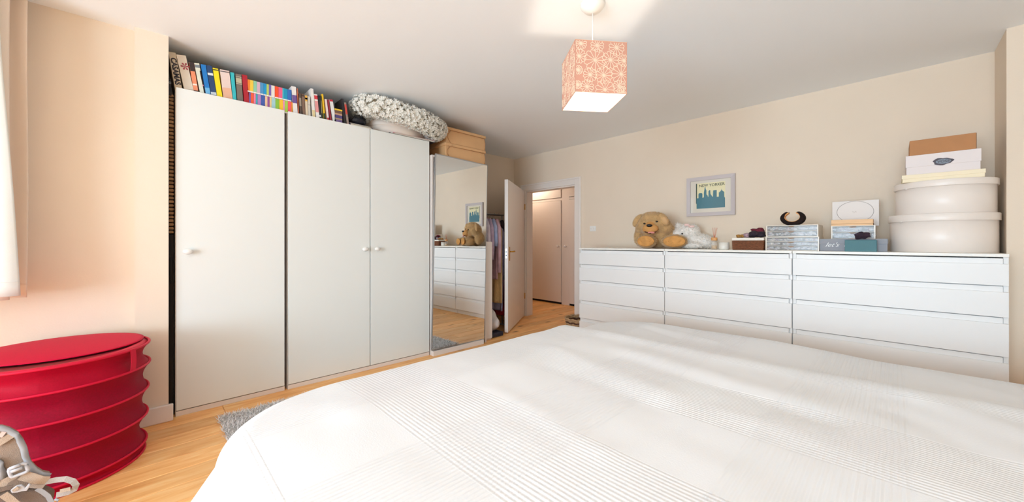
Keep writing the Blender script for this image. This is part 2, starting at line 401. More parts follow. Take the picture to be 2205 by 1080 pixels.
# ------------------------------------------------------------------ wardrobes
FX = -3.005
def wardrobe(y0, y1, seams, knobs, label):
    t = thing('wardrobe', label, 'wardrobe', (-3.3, (y0+y1)/2, 0), group='plain white wardrobes')
    b = MB(); top = 1.968
    b.box((-3.62, y0, 0), (FX-0.024, y0+0.018, top)); b.box((-3.62, y1-0.018, 0), (FX-0.024, y1, top))
    b.box((-3.62, y0+0.018, top-0.02), (FX-0.024, y1-0.018, top)); b.box((-3.62, y0+0.018, 0.06), (FX-0.026, y1-0.018, 0.08)); b.box((-3.62, y0+0.018, 0.08), (-3.61, y1-0.018, top-0.02))
    b.build('carcass', M_lame, t)
    MB().box((FX-0.03, y0+0.001, 0.0), (FX-0.006, y1-0.001, 0.030)).build('plinth', M_lame, t, bev=0.001)
    ed = [y0]+seams+[y1]
    for k in range(len(ed)-1):
        d = MB().box((FX-0.022, ed[k]+0.003, 0.036), (FX, ed[k+1]-0.003, 1.976)).build('door', M_lam, t, bev=0.002)
        ky = knobs[k]
        kp = Vector((FX, ky, 0.99))
        MB().lathe([(0, 0), (0.012, 0), (0.011, 0.012), (0.021, 0.022), (0.023, 0.030), (0.016, 0.037), (0, 0.039)], n=24, M=Matrix.Translation(kp) @ Matrix.Rotation(PI/2, 4, 'Y') @ Matrix.Diagonal((0.75, 1.05, 1, 1))).build('knob', M_white, d)
    return t
wardrobe(0.115, 0.690, [], [0.170], 'single-door white wardrobe with one round knob next to the wall pier')
wardrobe(0.708, 1.862, [1.303], [1.252, 1.352], 'double-door white wardrobe with two round knobs beside the mirrored one')
mw = thing('mirror_wardrobe', 'lower white wardrobe with a full-length mirror door', 'wardrobe', (-3.3, 2.2, 0))
b = MB(); b.box((-3.6, 1.872, 0), (-2.983, 1.89, 1.853)); b.box((-3.6, 2.512, 0), (-2.983, 2.53, 1.853)); b.box((-3.6, 1.89, 1.835), (-2.983, 2.512, 1.853)); b.box((-3.6, 1.89, 0.05), (-3.59, 2.512, 1.835)); b.box((-3.59, 1.89, 0.05), (-2.985, 2.512, 0.07))
b.build('carcass', M_lame, mw)
MB().box((-2.984, 1.868, 0.0), (-2.950, 2.47, 0.045)).build('plinth', M_lame, mw, bev=0.002)
cy = (1.872+2.512)/2; zc = 0.95
md = bpy.data.objects.new('mirror_door', None); C.objects.link(md); md.parent = mw
md.location = Vector((-2.967, cy, zc))-Vector(mw.location)
md.rotation_euler = (math.radians(-1.35), 0, math.radians(0.9))
hy = 0.318; h0, h1 = 0.052-zc, 1.853-zc
MB().box((-0.006, -hy, h0), (0.003, hy, h1)).build('backing', M_lame, md, local=True)
MB().box((0.003, -hy+0.006, h0+0.004), (0.0045, hy-0.004, h1-0.004)).build('mirror_glass', mat('mirror', (240, 242, 242), 0.0, metal=1), md, local=True)
b = MB(); b.box((-0.004, -hy-0.004, h0), (0.009, -hy+0.006, h1)); b.box((-0.004, hy-0.003, h0), (0.006, hy+0.002, h1)); b.box((-0.004, -hy, h1-0.004), (0.006, hy, h1+0.004)); b.box((-0.004, -hy, h0-0.004), (0.006, hy, h0+0.004))
b.build('mirror_edge', M_steel, md, local=True)
lc = thing('low_cabinet', 'narrow low off-white cabinet panel between mirror wardrobe and hanging clothes', 'cabinet', (-3.3, 2.59, 0))
MB().box((-3.5, 2.538, 0.0), (-3.035, 2.645, 1.052)).build('body', M_lame, lc, bev=0.003)
MB().box((-3.034, 2.54, 0.02), (-3.018, 2.643, 1.048)).build('front_panel', M_lame, lc, bev=0.003)
# ribbed brown things wedged in the gap
M_wick = mat('brown_wicker', (176, 136, 96), 0.8, var=0.3, vscale=30)
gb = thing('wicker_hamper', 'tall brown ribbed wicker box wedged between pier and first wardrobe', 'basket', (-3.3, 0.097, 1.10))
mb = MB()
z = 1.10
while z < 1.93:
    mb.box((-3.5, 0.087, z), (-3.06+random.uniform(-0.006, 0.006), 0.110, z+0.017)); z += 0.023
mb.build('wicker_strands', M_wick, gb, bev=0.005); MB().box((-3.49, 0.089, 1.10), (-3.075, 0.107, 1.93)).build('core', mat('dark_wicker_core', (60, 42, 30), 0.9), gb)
gk = thing('dark_gap_box', 'dark box filling the dark lower gap by the first wardrobe', 'case', (-3.3, 0.097, 0))
MB().box((-3.5, 0.087, 0.0), (-3.05, 0.111, 1.095)).build('shell', M_dark, gk, bev=0.006)  # dark box added where the gap is dark, under the wicker box
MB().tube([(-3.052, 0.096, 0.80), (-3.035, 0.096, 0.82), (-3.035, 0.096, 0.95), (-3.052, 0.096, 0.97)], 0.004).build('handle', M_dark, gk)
gt = thing('black_folder', 'black box file standing in the gap beside the first beige book', 'box file', (-3.2, 0.09, 1.935))
MB().box((-3.4, 0.086, 1.935), (-3.06, 0.099, 2.035)).build('cover', mat('black_card', (34, 28, 32), 0.6), gt, bev=0.002)
MB().lathe([(0.006, 0), (0.006, 0.002), (0.004, 0.002), (0.004, 0)], n=12, M=basis((-3.060, 0.0925, 2.01), (0, 1, 0), (0, 0, 1))).build('finger_ring', M_steel, gt)

# ------------------------------------------------------------------ books on the wardrobes
BX = -3.045
M_page = mat('book_pages', (226, 216, 198), 0.8, var=0.1, vscale=60, stretch=(1, 1, 20))
def book(y, z, th, hgt, dep, lean, rgb, label, bands=(), cat='book', group=None, bx=BX, text=None, cname=None):
    """y,z = bottom near corner; leans by `lean` towards -y"""
    t = thing('book', label, cat, (bx, y, z), group=group); t.rotation_euler = (lean, 0, 0)
    m = mat('cover_%d_%d_%d' % rgb, rgb, 0.5, var=0.05, vscale=20)
    mb = MB(); c = min(0.003, th*0.18)
    mb.box((-dep, 0, 0), (0, c, hgt)); mb.box((-dep, th-c, 0), (0, th, hgt)); mb.box((-0.004, c, 0), (0, th-c, hgt))
    mb.build('cover', m, t, local=True)
    MB().box((-dep+0.004, c, 0.003), (-0.004, th-c, hgt-0.004)).build('page_block', M_page, t, local=True)
    for (z0, z1, brgb) in bands:
        MB().box((0, 0.0002, z0*hgt), (0.0006, th-0.0002, z1*hgt)).build('spine_band', mat('ink_%d_%d_%d' % brgb, brgb, 0.55), t, local=True)
    if text:
        s, sz, trgb = text
        text_mb(s, sz, basis((0.0008, th*0.5, hgt*0.50), (0, 0, -1), (0, 1, 0)), bold=0.04).build('lettering', mat('ink_%d_%d_%d' % trgb, trgb, 0.55), t, local=True)
    return t
def line_v(u): return 186+(u-376)*0.2168 if u < 616 else 240+(u-620)*0.2135
ZB = 1.9685
def px_book(utl, utr, vt, ubl, rgb, label, bands=(), dep=0.15, text=None, group='books standing on the wardrobes'):
    tl = onx(utl, vt, BX); tr = onx(utr, vt+(utr-utl)*0.22, BX); bl = onx(ubl, line_v(ubl), BX)
    lean = math.atan2(bl.y-tl.y, tl.z-bl.z); h = (tl.z-ZB)/math.cos(lean)
    th = max(0.006, (tr.y-tl.y)*math.cos(lean)-0.001)
    y = tl.y+(tl.z-ZB)*math.tan(lean)
    return book(y, ZB, th, h, dep, lean, rgb, label, bands, text=text, group=group)
px_book(362.5, 379, 111, 376, (205, 188, 162), 'thick beige book with big black spine letters, first on the left', text=('CASAMAS', 0.036, (40, 34, 40)), dep=0.2)
b2 = px_book(379.5, 401, 117, 396.5, (224, 212, 196), 'thick cream book with a red flower at the top of its spine', bands=((0.03, 0.05, (70, 60, 60)), (0.07, 0.075, (90, 80, 80))), dep=0.2)
mb = MB()
for k in range(6):
    a = k*PI/3
    mb.prism([(0.0009, 0.028, 0.155), (0.0009, 0.028+0.017*math.cos(a-0.3), 0.155+0.02*math.sin(a-0.3)), (0.0009, 0.028+0.021*math.cos(a), 0.155+0.024*math.sin(a)), (0.0009, 0.028+0.017*math.cos(a+0.3), 0.155+0.02*math.sin(a+0.3))], (0.0004, 0, 0))
mb.build('flower_print', mat('flower_red', (160, 70, 80), 0.6), b2, local=True)
px_book(406.8, 417.3, 133, 417, (240, 148, 110), 'salmon book with a black band at the top of its spine', bands=((0.72, 1.0, (52, 40, 42)), (0.0, 0.12, (52, 40, 42)), (0.28, 0.33, (245, 225, 215))))
px_book(418, 429.5, 135, 430.5, (222, 224, 208), 'pale greenish-white book beside the salmon one', bands=((0.86, 0.95, (120, 130, 140)),))
px_book(429.8, 431.8, 152, 439.5, (64, 50, 60), 'thin dark book between the pale green and the bright blue books', bands=((0.4, 0.45, (200, 120, 150)),))
px_book(432.3, 443.3, 138, 443, (24, 120, 196), 'bright blue book with a light blue foot', bands=((0.10, 0.28, (110, 180, 225)),))
px_book(443.8, 456.5, 140, 454.5, (34, 66, 110), 'navy blue book with a small white figure on its spine', bands=((0.70, 0.77, (220, 225, 225)), (0.10, 0.18, (200, 210, 220))))
px_book(458, 470, 146, 467.5, (244, 222, 24), 'bright yellow book with a small black head mark', bands=((0.93, 0.96, (60, 55, 30)),))
px_book(473.5, 494, 149, 481, (228, 206, 198), 'thick pale pink book with a peach lower half', bands=((0.0, 0.42, (226, 176, 148)), (0.93, 0.96, (90, 80, 80))))
px_book(496, 504.3, 155, 501.5, (54, 184, 192), 'turquoise book right of the thick pale pink one')
px_book(507, 520, 158, 511, (120, 108, 98), 'grey-brown book with fine gold lines across its spine', bands=((0.66, 0.675, (225, 215, 190)), (0.90, 0.91, (225, 215, 190)), (0.70, 0.86, (190, 180, 150))))
px_book(521, 532.5, 160, 525.5, (176, 28, 44), 'deep red book at the left of the small rainbow books')
# two tiers of small children's books
upper = [1160, 1190, 1235, 1280, 1322, 1365, 1405, 1435, 1465, 1510, 1560, 1610, 1625, 1675, 1727]
ucol = [((244, 130, 40), 'orange'), ((238, 200, 70), 'yellow'), ((140, 200, 170), 'mint'), ((214, 176, 196), 'lilac pink'), ((80, 150, 200), 'mid blue'), ((20, 150, 205), 'cyan'),
        ((190, 205, 100), 'yellow-green'), ((120, 100, 180), 'purple'), ((230, 225, 215), 'white'), ((240, 80, 40), 'orange-red'), ((238, 100, 140), 'pink'), ((80, 200, 215), 'thin aqua'), ((20, 150, 190), 'teal blue'), ((50, 110, 190), 'royal blue')]
lower = [1180, 1202, 1240, 1265, 1290, 1332, 1385, 1417, 1445, 1470, 1520, 1570, 1618, 1640, 1680, 1725, 1742]
lcol = [((130, 100, 170), 'violet'), ((240, 90, 50), 'orange-red'), ((235, 130, 170), 'pink'), ((60, 160, 180), 'teal'), ((180, 130, 190), 'lilac'), ((60, 90, 170), 'blue'), ((235, 195, 160), 'peach'),
        ((150, 80, 150), 'plum'), ((235, 205, 140), 'straw'), ((165, 205, 210), 'light blue'), ((140, 190, 60), 'green'), ((245, 190, 50), 'yellow'), ((235, 150, 185), 'thin pink'), ((165, 205, 80), 'lime'), ((240, 90, 100), 'coral'), ((235, 150, 50), 'thin orange')]
zmid = onx(580, 198, BX).z
ZM = ZB+0.092
ylo = [onx(340+u/6, 215, BX).y for u in lower]; yup = [onx(340+u/6, 176, BX).y for u in upper]
ordn = ['first', 'second', 'third', 'fourth', 'fifth', 'sixth', 'seventh', 'eighth', 'ninth', 'tenth', 'eleventh', 'twelfth', 'thirteenth', 'fourteenth', 'fifteenth', 'sixteenth']
for k, (c, nm) in enumerate(lcol):
    book(ylo[k], ZB, ylo[k+1]-ylo[k]-0.0008, 0.0905, 0.11, 0, c, 'small %s book in the lower rainbow row, %s from the left' % (nm, ordn[k]), bands=((0.0, 0.12, (235, 230, 225)),), group='small rainbow books, lower row')
for k, (c, nm) in enumerate(ucol):
    book(yup[k], ZM, yup[k+1]-yup[k]-0.0008, 0.084, 0.11, 0, c, 'small %s book in the upper rainbow row, %s from the left' % (nm, ordn[k]), bands=((0.0, 0.10, (235, 230, 225)),), group='small rainbow books, upper row')
px_book(627.5, 637.5, 185, 631.5, (232, 228, 226), 'white book with a broad purple band on its spine', bands=((0.42, 0.70, (112, 84, 150)),))
px_book(639.5, 641.6, 190, 642, (196, 110, 80), 'thin rust-orange book right of the purple banded one')
px_book(643.6, 648.6, 200, 645.5, (86, 70, 62), 'dark brown paperback, narrower of the two brown ones', bands=((0.45, 0.8, (150, 138, 125)),))
px_book(649.3, 655.4, 202, 652, (128, 100, 84), 'mid brown paperback, wider of the two brown ones', bands=((0.9, 0.97, (80, 60, 50)),))
px_book(656.5, 661.8, 205, 658.5, (224, 205, 178), 'cream book with yellow and black at the top of its spine', bands=((0.74, 1.0, (225, 170, 70)), (0.82, 0.9, (50, 40, 30))))
px_book(662.8, 668, 207, 664, (205, 200, 190), 'greyish white book in front of the tall white one', bands=((0.6, 0.62, (120, 120, 120)),))
px_book(668.5, 675, 190, 673, (234, 230, 226), 'tall white book rising above its neighbours', bands=((0.05, 0.3, (220, 200, 150)),))
px_book(676, 683.4, 202, 681, (236, 232, 228), 'white book with red print down its spine', bands=((0.80, 0.95, (210, 60, 70)), (0.3, 0.74, (225, 150, 150))))
px_book(685, 689, 205, 688, (38, 40, 42), 'black book right of the red printed white one', bands=((0.15, 0.22, (220, 220, 215)),))
px_book(689.6, 692, 205, 693, (60, 64, 52), 'dark olive book left of the yellow and green one', bands=((0.3, 0.8, (150, 140, 100)),))
px_book(692.6, 696.3, 202, 697.5, (236, 190, 40), 'yellow book with a dark green foot', bands=((0.0, 0.30, (30, 70, 50)),))
px_book(699.5, 703.8, 213, 705, (232, 214, 210), 'pale book with red edges beside the yellow one', bands=((0.0, 0.2, (190, 40, 50)),))
px_book(704.6, 708.4, 214, 711, (150, 40, 56), 'thin maroon book left of a white one')
px_book(709.4, 716.8, 214, 717, (226, 226, 224), 'white book with a red head leaning near the flat pile', bands=((0.92, 1.0, (190, 40, 60)),))
# pile of flat books
yA = onx(724, 262, BX).y; yB = onx(737, 262, BX).y
zz = ZB
for k, (c, nm, h) in enumerate([((196, 168, 140), 'tan', 0.017), ((112, 92, 140), 'lilac', 0.02), ((170, 140, 110), 'light brown', 0.012), ((78, 66, 120), 'purple', 0.024), ((190, 150, 120), 'peach-brown', 0.013), ((110, 80, 62), 'brown', 0.022), ((226, 190, 50), 'yellow', 0.012)]):
    t = thing('book', '%s book lying flat in the short pile, %s from the bottom' % (nm, ordn[k]), 'book', (BX-0.06, (yA+yB)/2, zz), group='flat pile of small books')
    m = mat('cover_%d_%d_%d' % c, c, 0.5)
    mb = MB(); mb.box((-3.2, yA-0.012, zz+0.0002), (BX-0.002*k % 3*0.001, yB, zz+0.002)); mb.box((-3.2, yA-0.012, zz+h-0.002), (BX, yB, zz+h-0.0002)); mb.box((BX-0.003, yA-0.012, zz+0.002), (BX, yB, zz+h-0.002)); mb.build('cover', m, t)
    MB().box((-3.198, yA-0.010, zz+0.002), (BX-0.003, yB-0.002, zz+h-0.002)).build('page_block', M_page, t)
    zz += h
px_book(735.3, 739.8, 212, 740.5, (36, 32, 36), 'tall black book right of the flat pile')
px_book(741, 745.5, 220, 747.5, (150, 130, 120), 'grey-brown book with a red head, last of the standing ones', bands=((0.5, 0.92, (205, 70, 60)), (0.0, 0.12, (220, 160, 150))))
# dark magazines and bag left of the hat box
yA = onx(752, 265, BX).y; yB = 1.345
for k, (c, nm, dx) in enumerate([((30, 28, 44), 'black-navy', 0), ((44, 42, 78), 'navy', 0.004), ((92, 90, 92), 'grey', -0.02)]):
    t = thing('magazine', '%s magazine lying flat left of the round cream box, %s from the bottom' % (nm, ordn[k]), 'magazine', (-3.15, (yA+yB)/2, ZB+0.0145*k), group='dark magazines by the cream hat box')
    MB().box((-3.28, yA+0.004*k, ZB+0.0145*k), (BX+dx, yB-0.01+0.002*k, ZB+0.0145*k+0.014)).build('cover', mat('mag_%d' % k, c, 0.4, var=0.3, vscale=40), t, bev=0.002)
    MB().box((BX+dx, yA+0.008+0.004*k, ZB+0.0145*k+0.003), (BX+dx+0.0008, yB-0.015, ZB+0.0145*k+0.011)).build('page_block', M_page, t)
t = thing('black_bag', 'small crumpled black bag on the grey magazine behind the wreath', 'bag', (-3.13, 1.25, ZB+0.044))
mb = MB(); mb.ell((-3.13, 1.235, ZB+0.080), (0.06, 0.075, 0.036)); mb.ell((-3.15, 1.27, ZB+0.094), (0.05, 0.06, 0.04)); mb2, nn = blend(mb, 0.008)
mb2.build('bag_body', mat('black_nylon', (36, 34, 44), 0.45, bump=0.8, bscale=50), t)
MB().tube([(-3.09, 1.18, ZB+0.07), (-3.075, 1.20, ZB+0.105), (-3.075, 1.25, ZB+0.125), (-3.09, 1.30, ZB+0.10)], 0.004).build('bag_handle', M_dark, t)
# folders under the hat box
for k, (c, nm) in enumerate([((60, 52, 60), 'dark'), ((214, 212, 222), 'pale grey'), ((196, 60, 96), 'crimson')]):
    t = thing('folder', 'thin %s folder under the round cream box, %s of three' % (nm, ['bottom', 'middle', 'top'][k]), 'folder', (-3.2, 1.7, 1.9775+0.006*k), group='folders under the cream hat box')
    MB().box((-3.5, 1.47+0.02*k, 1.9775+0.006*k), (-3.006-0.004*k, 1.925-0.005*k, 1.983+0.006*k)).build('folder_cover', mat('folder_%d' % k, c, 0.5), t, bev=0.0015)
    MB().box((-3.006-0.004*k, 1.48+0.02*k, 1.979+0.006*k), (-3.0055-0.004*k, 1.915-0.005*k, 1.982+0.006*k)).build('sheets', M_page, t)
hb = thing('round_box', 'round cream hat box under the fluffy wreath on the wardrobe', 'box', (-3.29, 1.64, 1.9957))
M_cream = mat('cream_card', (226, 212, 200), 0.6, var=0.03)
MB().lathe([(0.272, 0), (0.275, 0.002), (0.275, 0.10), (0.0, 0.10)], (-3.29, 1.64, 1.9957), n=64).build('box_drum', M_cream, hb)
MB().lathe([(0.279, 0.064), (0.282, 0.066), (0.282, 0.118), (0.279, 0.12), (0, 0.12)], (-3.29, 1.64, 1.9957), n=64).build('lid', M_cream, hb)
# fluffy pale floral wreath
wr = thing('wreath', 'large fluffy grey-white flower wreath lying on the round cream box', 'wreath', (-3.06, 1.6, 2.116))
def wr_p(a, rr=0, b=0):
    R1, R2 = 0.335, 0.215
    x0 = -3.085+R2*math.cos(a); y0 = 1.62+R1*math.sin(a)
    tz = 2.142-0.040*math.sin(a)-0.10*max(0, math.cos(a))*0.35
    nx, ny = math.cos(a)*R1, math.sin(a)*R2; l = math.hypot(nx, ny)
    return Vector((x0+nx/l*rr*math.cos(b), y0+ny/l*rr*math.cos(b), tz+rr*math.sin(b)*0.85))
core = MB(); core.tube([wr_p(2*PI*k/60) for k in range(60)], 0.068, 10, closed=True)
core.build('wreath_core', mat('moss', (150, 142, 124), 0.9, var=0.4, vscale=40), wr)
fl_mb = MB()
for _ in range(4600):
    a = random.uniform(0, 2*PI); b_ = random.uniform(0, 2*PI); r = 0.080+random.uniform(-0.022, 0.026)
    c = wr_p(a, r, b_); out = (c-wr_p(a)).normalized()
    if c.z > 2.243: c.z = 2.243
    s1 = out.cross(Vector((random.uniform(-1, 1), random.uniform(-1, 1), random.uniform(-1, 1)))).normalized(); s2 = out.cross(s1)
    R = random.uniform(0.012, 0.021)
    vs = [c]; fs = []
    n = 5
    for k in range(n):
        g = 2*PI*k/n; g2 = g+0.5; g3 = g-0.5
        i = len(vs)
        vs += [c+(s1*math.cos(g3)+s2*math.sin(g3))*R*0.75+out*0.006, c+(s1*math.cos(g)+s2*math.sin(g))*R+out*0.011, c+(s1*math.cos(g2)+s2*math.sin(g2))*R*0.75+out*0.006]
        fs.append((0, i, i+1, i+2))
    fl_mb.add(vs, fs, False)
fl_mb.v = [(x_, y_, min(z_, 2.252)) for x_, y_, z_ in fl_mb.v]
fl_mb.build('petals', mat('ivory_petals', (248, 246, 240), 0.8, transl=0.3, var=0.05, vscale=30), wr, kind='stuff')
# kraft storage boxes
M_kraft = mat('tan_leatherboard', (212, 166, 118), 0.55, var=0.05, vscale=12)
M_kraft2 = mat('tan_edge', (168, 120, 78), 0.6)
for k, (z0, z1, dy, nm) in enumerate([(1.8535, 2.0, 0.0, 'lower'), (2.0003, 2.158, 0.015, 'upper')]):
    y0, y1 = 2.03+dy, 2.53+dy*0.6
    t = thing('storage_box', '%s of two tan board storage boxes stacked on the mirror wardrobe' % nm, 'box', (-3.25, (y0+y1)/2, z0), group='tan storage boxes')
    x0, x1 = -3.55, -2.995-0.01*k
    mb = MB(); mb.hexa([(x0, y0, z0), (x1, y0, z0), (x1, y1, z0), (x0, y1, z0), (x0, y0+0.005, z1-0.02), (x1-0.008, y0+0.005, z1-0.02), (x1-0.008, y1-0.005, z1-0.02), (x0, y1-0.005, z1-0.02)])
    mb.build('box_body', M_kraft, t, bev=0.008)
    mb = MB(); mb.box((x0-0.003, y0-0.004, z1-0.028), (x1+0.003, y1+0.004, z1)); mb.build('lid', M_kraft, t, bev=0.007, seg=3)
    # bowed tab over the left end of the front and thin seam lines
    mb = MB(); arc_ = [(x1+0.0015, y0+0.012+0.03*math.cos(q*PI/16)**2, z0+0.008+(z1-z0-0.04)*q/8) for q in range(-0, 9)]
    arc_ = [(x1+0.0022, y0+0.05-0.035*math.sin(PI*q/10), z0+0.006+(z1-z0-0.04)*q/10) for q in range(11)]
    mb.tube(arc_, 0.0022, 6); mb.tube([(x1+0.0022, y1-0.02+0.012*math.sin(PI*q/10), z0+0.006+(z1-z0-0.04)*q/10) for q in range(11)], 0.0022, 6); mb.build('folded_edge', M_kraft2, t)
    mb = MB(); mb.tube([(x1+0.0012, y0+0.03, z1-0.031), (x1+0.0012, y1-0.01, z1-0.031)], 0.0018, 6); mb.build('lid_seam', M_kraft2, t)
    for yy in (y0+0.065, y1-0.04):
        MB().lathe([(0.010, 0), (0.010, 0.002), (0.006, 0.004), (0, 0.004)], n=16, M=basis((x1+0.003, yy, z1-0.014), (0, 1, 0), (0, 0, 1))).build('stud', M_kraft, t)

# ------------------------------------------------------------------ long row of drawers
DF = 3.29; DT = 0.985
for k in range(3):
    x0 = [-2.352, -1.432, -0.512][k]; x1 = x0+0.917+(0.02 if k == 2 else 0)
    nm = ['left chest of drawers, nearest the doorway', 'middle chest of drawers under the framed print', 'right chest of drawers under the round hat boxes'][k]
    t = thing('chest_of_drawers', 'white '+nm, 'chest of drawers', ((x0+x1)/2, 3.56, 0), group='three white chests of drawers in a row')
    mb = MB(); mb.box((x0, DF+0.02, 0), (x0+0.018, 3.815, DT-0.018)); mb.box((x1-0.018, DF+0.02, 0), (x1, 3.815, DT-0.018)); mb.box((x0+0.018, 3.80, 0), (x1-0.018, 3.815, DT-0.018)); mb.box((x0+0.018, DF+0.04, 0.05), (x1-0.018, 3.80, DT-0.05))
    mb.build('carcass', M_drw, t)
    MB().box((x0, DF-0.002, DT-0.018), (x1, 3.82, DT)).build('top_board', mat('white_top_board', (236, 233, 226), 0.35), t, bev=0.002)
    MB().box((x0+0.004, DF+0.025, 0), (x1-0.004, DF+0.04, 0.05)).build('plinth', M_drw, t)
    zs = [0.962, 0.810, 0.640, 0.428, 0.240, 0.055]
    for j in range(5):
        zt, zb = zs[j], zs[j+1]
        d = MB().box((x0+0.0015, DF, zb+0.003), (x1-0.0015, DF+0.018, zt-0.032)).build('drawer_front', M_drw, t, bev=0.0015)
        mb = MB().box((x0+0.02, DF+0.012, zt-0.032), (x1-0.02, DF+0.018, zt-0.002))
        mb.build('finger_rebate', M_drw, d)

# ------------------------------------------------------------------ framed print
pTL = ony(1479, 385, RY1-0.02); pBR = ony(1583, 462, RY1-0.02)
fx0, fx1, fz0, fz1 = pTL.x, pBR.x, pBR.z+0.002, pTL.z+0.002
pf = thing('picture_frame', 'grey framed skyline print hanging above the drawers', 'picture', ((fx0+fx1)/2, RY1-0.012, fz0))
M_fr = mat('grey_lilac_frame', (196, 186, 186), 0.45)
fw = 0.034; mb = MB()
def ringf(mb, a, b, c, d, w2, y0, y1):   # mitred frame
    o = [(a, c), (b, c), (b, d), (a, d)]; i = [(a+w2, c+w2), (b-w2, c+w2), (b-w2, d-w2), (a+w2, d-w2)]
    for k in range(4):
        k2 = (k+1) % 4
        mb.hexa([(o[k][0], y0, o[k][1]), (o[k2][0], y0, o[k2][1]), (o[k2][0], y1, o[k2][1]), (o[k][0], y1, o[k][1]),
                 (i[k][0], y0+0.004, i[k][1]), (i[k2][0], y0+0.004, i[k2][1]), (i[k2][0], y1, i[k2][1]), (i[k][0], y1, i[k][1])])
ringf(mb, fx0, fx1, fz0, fz1, fw, RY1-0.028, RY1-0.001); mb.build('frame', M_fr, pf)
MB().box((fx0+0.02, RY1-0.012, fz0+0.02), (fx1-0.02, RY1-0.006, fz1-0.02)).build('mount', mat('cream_mount', (226, 218, 204), 0.8), pf)
def PP(zx, zy, y):    # point inside the print from a 9x close look at the photo
    return ony(1470+zx/9, 360+zy/9, y)
yp = RY1-0.013
a_ = PP(258, 325, yp); b_ = PP(825, 780, yp)
px0, px1 = a_.x, b_.x; pz1, pz0 = a_.z+0.002, b_.z+0.004
MB().box((px0, yp, pz0), (px1, yp+0.001, pz1)).build('print', mat('pale_yellow_ink', (236, 228, 186), 0.7), pf)
MB().box((px0, yp-0.0004, pz0+0.05), (px0+0.010, yp, pz1)).build('print_edge', mat('dark_green_ink', (70, 86, 76), 0.7), pf)
def sk(fx, fz): return (px0+(px1-px0)*fx, yp-0.0004, pz0+(pz1-pz0)*fz)
prof = [(0.02, 0.0), (0.02, 0.42), (0.09, 0.42), (0.09, 0.58), (0.12, 0.62), (0.20, 0.62), (0.23, 0.58), (0.23, 0.42), (0.28, 0.44), (0.28, 0.62), (0.30, 0.74), (0.325, 0.90), (0.345, 0.76), (0.37, 0.70), (0.37, 0.55), (0.41, 0.50),
        (0.42, 0.45), (0.44, 0.45), (0.44, 0.66), (0.47, 0.70), (0.50, 0.70), (0.51, 0.55), (0.54, 0.50), (0.57, 0.44), (0.59, 0.44), (0.60, 0.68), (0.72, 0.68), (0.72, 0.42), (0.79, 0.42), (0.79, 0.58), (0.83, 0.61), (0.87, 0.66), (0.88, 0.72), (0.89, 0.66), (0.95, 0.60), (0.97, 0.58), (0.97, 0.40), (0.995, 0.36), (0.995, 0.0)]
mb = MB()
for k in range(len(prof)-1):
    (a0, c0), (a1, c1) = prof[k], prof[k+1]
    if a1-a0 > 1e-6: mb.prism([sk(a0, 0), sk(a1, 0), sk(a1, c1), sk(a0, c0)], (0, -0.0002, 0))
mb.build('skyline', mat('teal_ink', (66, 124, 140), 0.7), pf)
mb = text_mb('NEW YORKER', 0.036, basis(((px0+px1)/2+0.012, yp-0.0006, pz1-0.026), (1, 0, 0), (0, 0, 1)), 0.0002, sx=0.98)
mb.build('lettering', mat('dark_olive_ink', (66, 72, 50), 0.7), pf)
gm = bpy.data.materials.new('picture_glass'); gm.use_nodes = True; nt = gm.node_tree
for n in list(nt.nodes):
    if n.type == 'BSDF_PRINCIPLED': nt.nodes.remove(n)
tr = nt.nodes.new('ShaderNodeBsdfTransparent'); gl = nt.nodes.new('ShaderNodeBsdfGlossy'); gl.inputs['Roughness'].default_value = 0.0
ge = nt.nodes.new('ShaderNodeNewGeometry'); inv = nt.nodes.new('ShaderNodeMath'); inv.operation = 'SUBTRACT'; inv.inputs[0].default_value = 1; mlt = nt.nodes.new('ShaderNodeMath'); mlt.operation = 'MULTIPLY'
nt.links.new(ge.outputs['Backfacing'], inv.inputs[1])
fz = nt.nodes.new('ShaderNodeFresnel'); fz.inputs['IOR'].default_value = 1.5; ms = nt.nodes.new('ShaderNodeMixShader')
nt.links.new(fz.outputs[0], mlt.inputs[0]); nt.links.new(inv.outputs[0], mlt.inputs[1]); nt.links.new(mlt.outputs[0], ms.inputs[0]); nt.links.new(tr.outputs[0], ms.inputs[1]); nt.links.new(gl.outputs[0], ms.inputs[2]); nt.links.new(ms.outputs[0], nt.nodes['Material Output'].inputs[0])
MATS['glass'] = gm
MB().box((fx0+0.025, RY1-0.020, fz0+0.025), (fx1-0.025, RY1-0.0185, fz1-0.025)).build('glass', gm, pf)

# ------------------------------------------------------------------ teddy bear
bp = ony(1420, 530, 3.50); bp.z = DT
bear = thing('teddy_bear', 'light brown plush bear sitting on the drawers with orange-tan foot soles', 'soft toy', bp, math.radians(22))
mb = MB()
mb.ell((-0.03, 0.05, 0.115), (0.15, 0.11, 0.115)); mb.ell((-0.055, 0.0, 0.232), (0.150, 0.115, 0.108))
mb.ell((-0.16, 0.0, 0.20), (0.06, 0.08, 0.06)); mb.ell((0.05, 0.0, 0.19), (0.07, 0.08, 0.065))
mb.ell((-0.085, -0.05, 0.185), (0.085, 0.10, 0.055)); mb.ell((-0.06, -0.02, 0.30), (0.11, 0.09, 0.05))
mb.ell((-0.11, -0.09, 0.068), (0.095, 0.10, 0.068)); mb.ell((0.125, -0.09, 0.066), (0.115, 0.10, 0.064))
mb.ell((-0.19, 0.03, 0.11), (0.045, 0.06, 0.09)); mb.ell((0.11, 0.04, 0.12), (0.045, 0.06, 0.09))
body, bn = blend(mb, 0.009)
M_bear = mat('tan_plush', (198, 160, 110), 0.95, var=0.18, vscale=25, bump=0.6, bscale=160, sheen=0.3)
body.v = [(x_, y_, max(z_, 0.001)) for x_, y_, z_ in body.v]
bo = body.build('body', M_bear, bear, local=True)
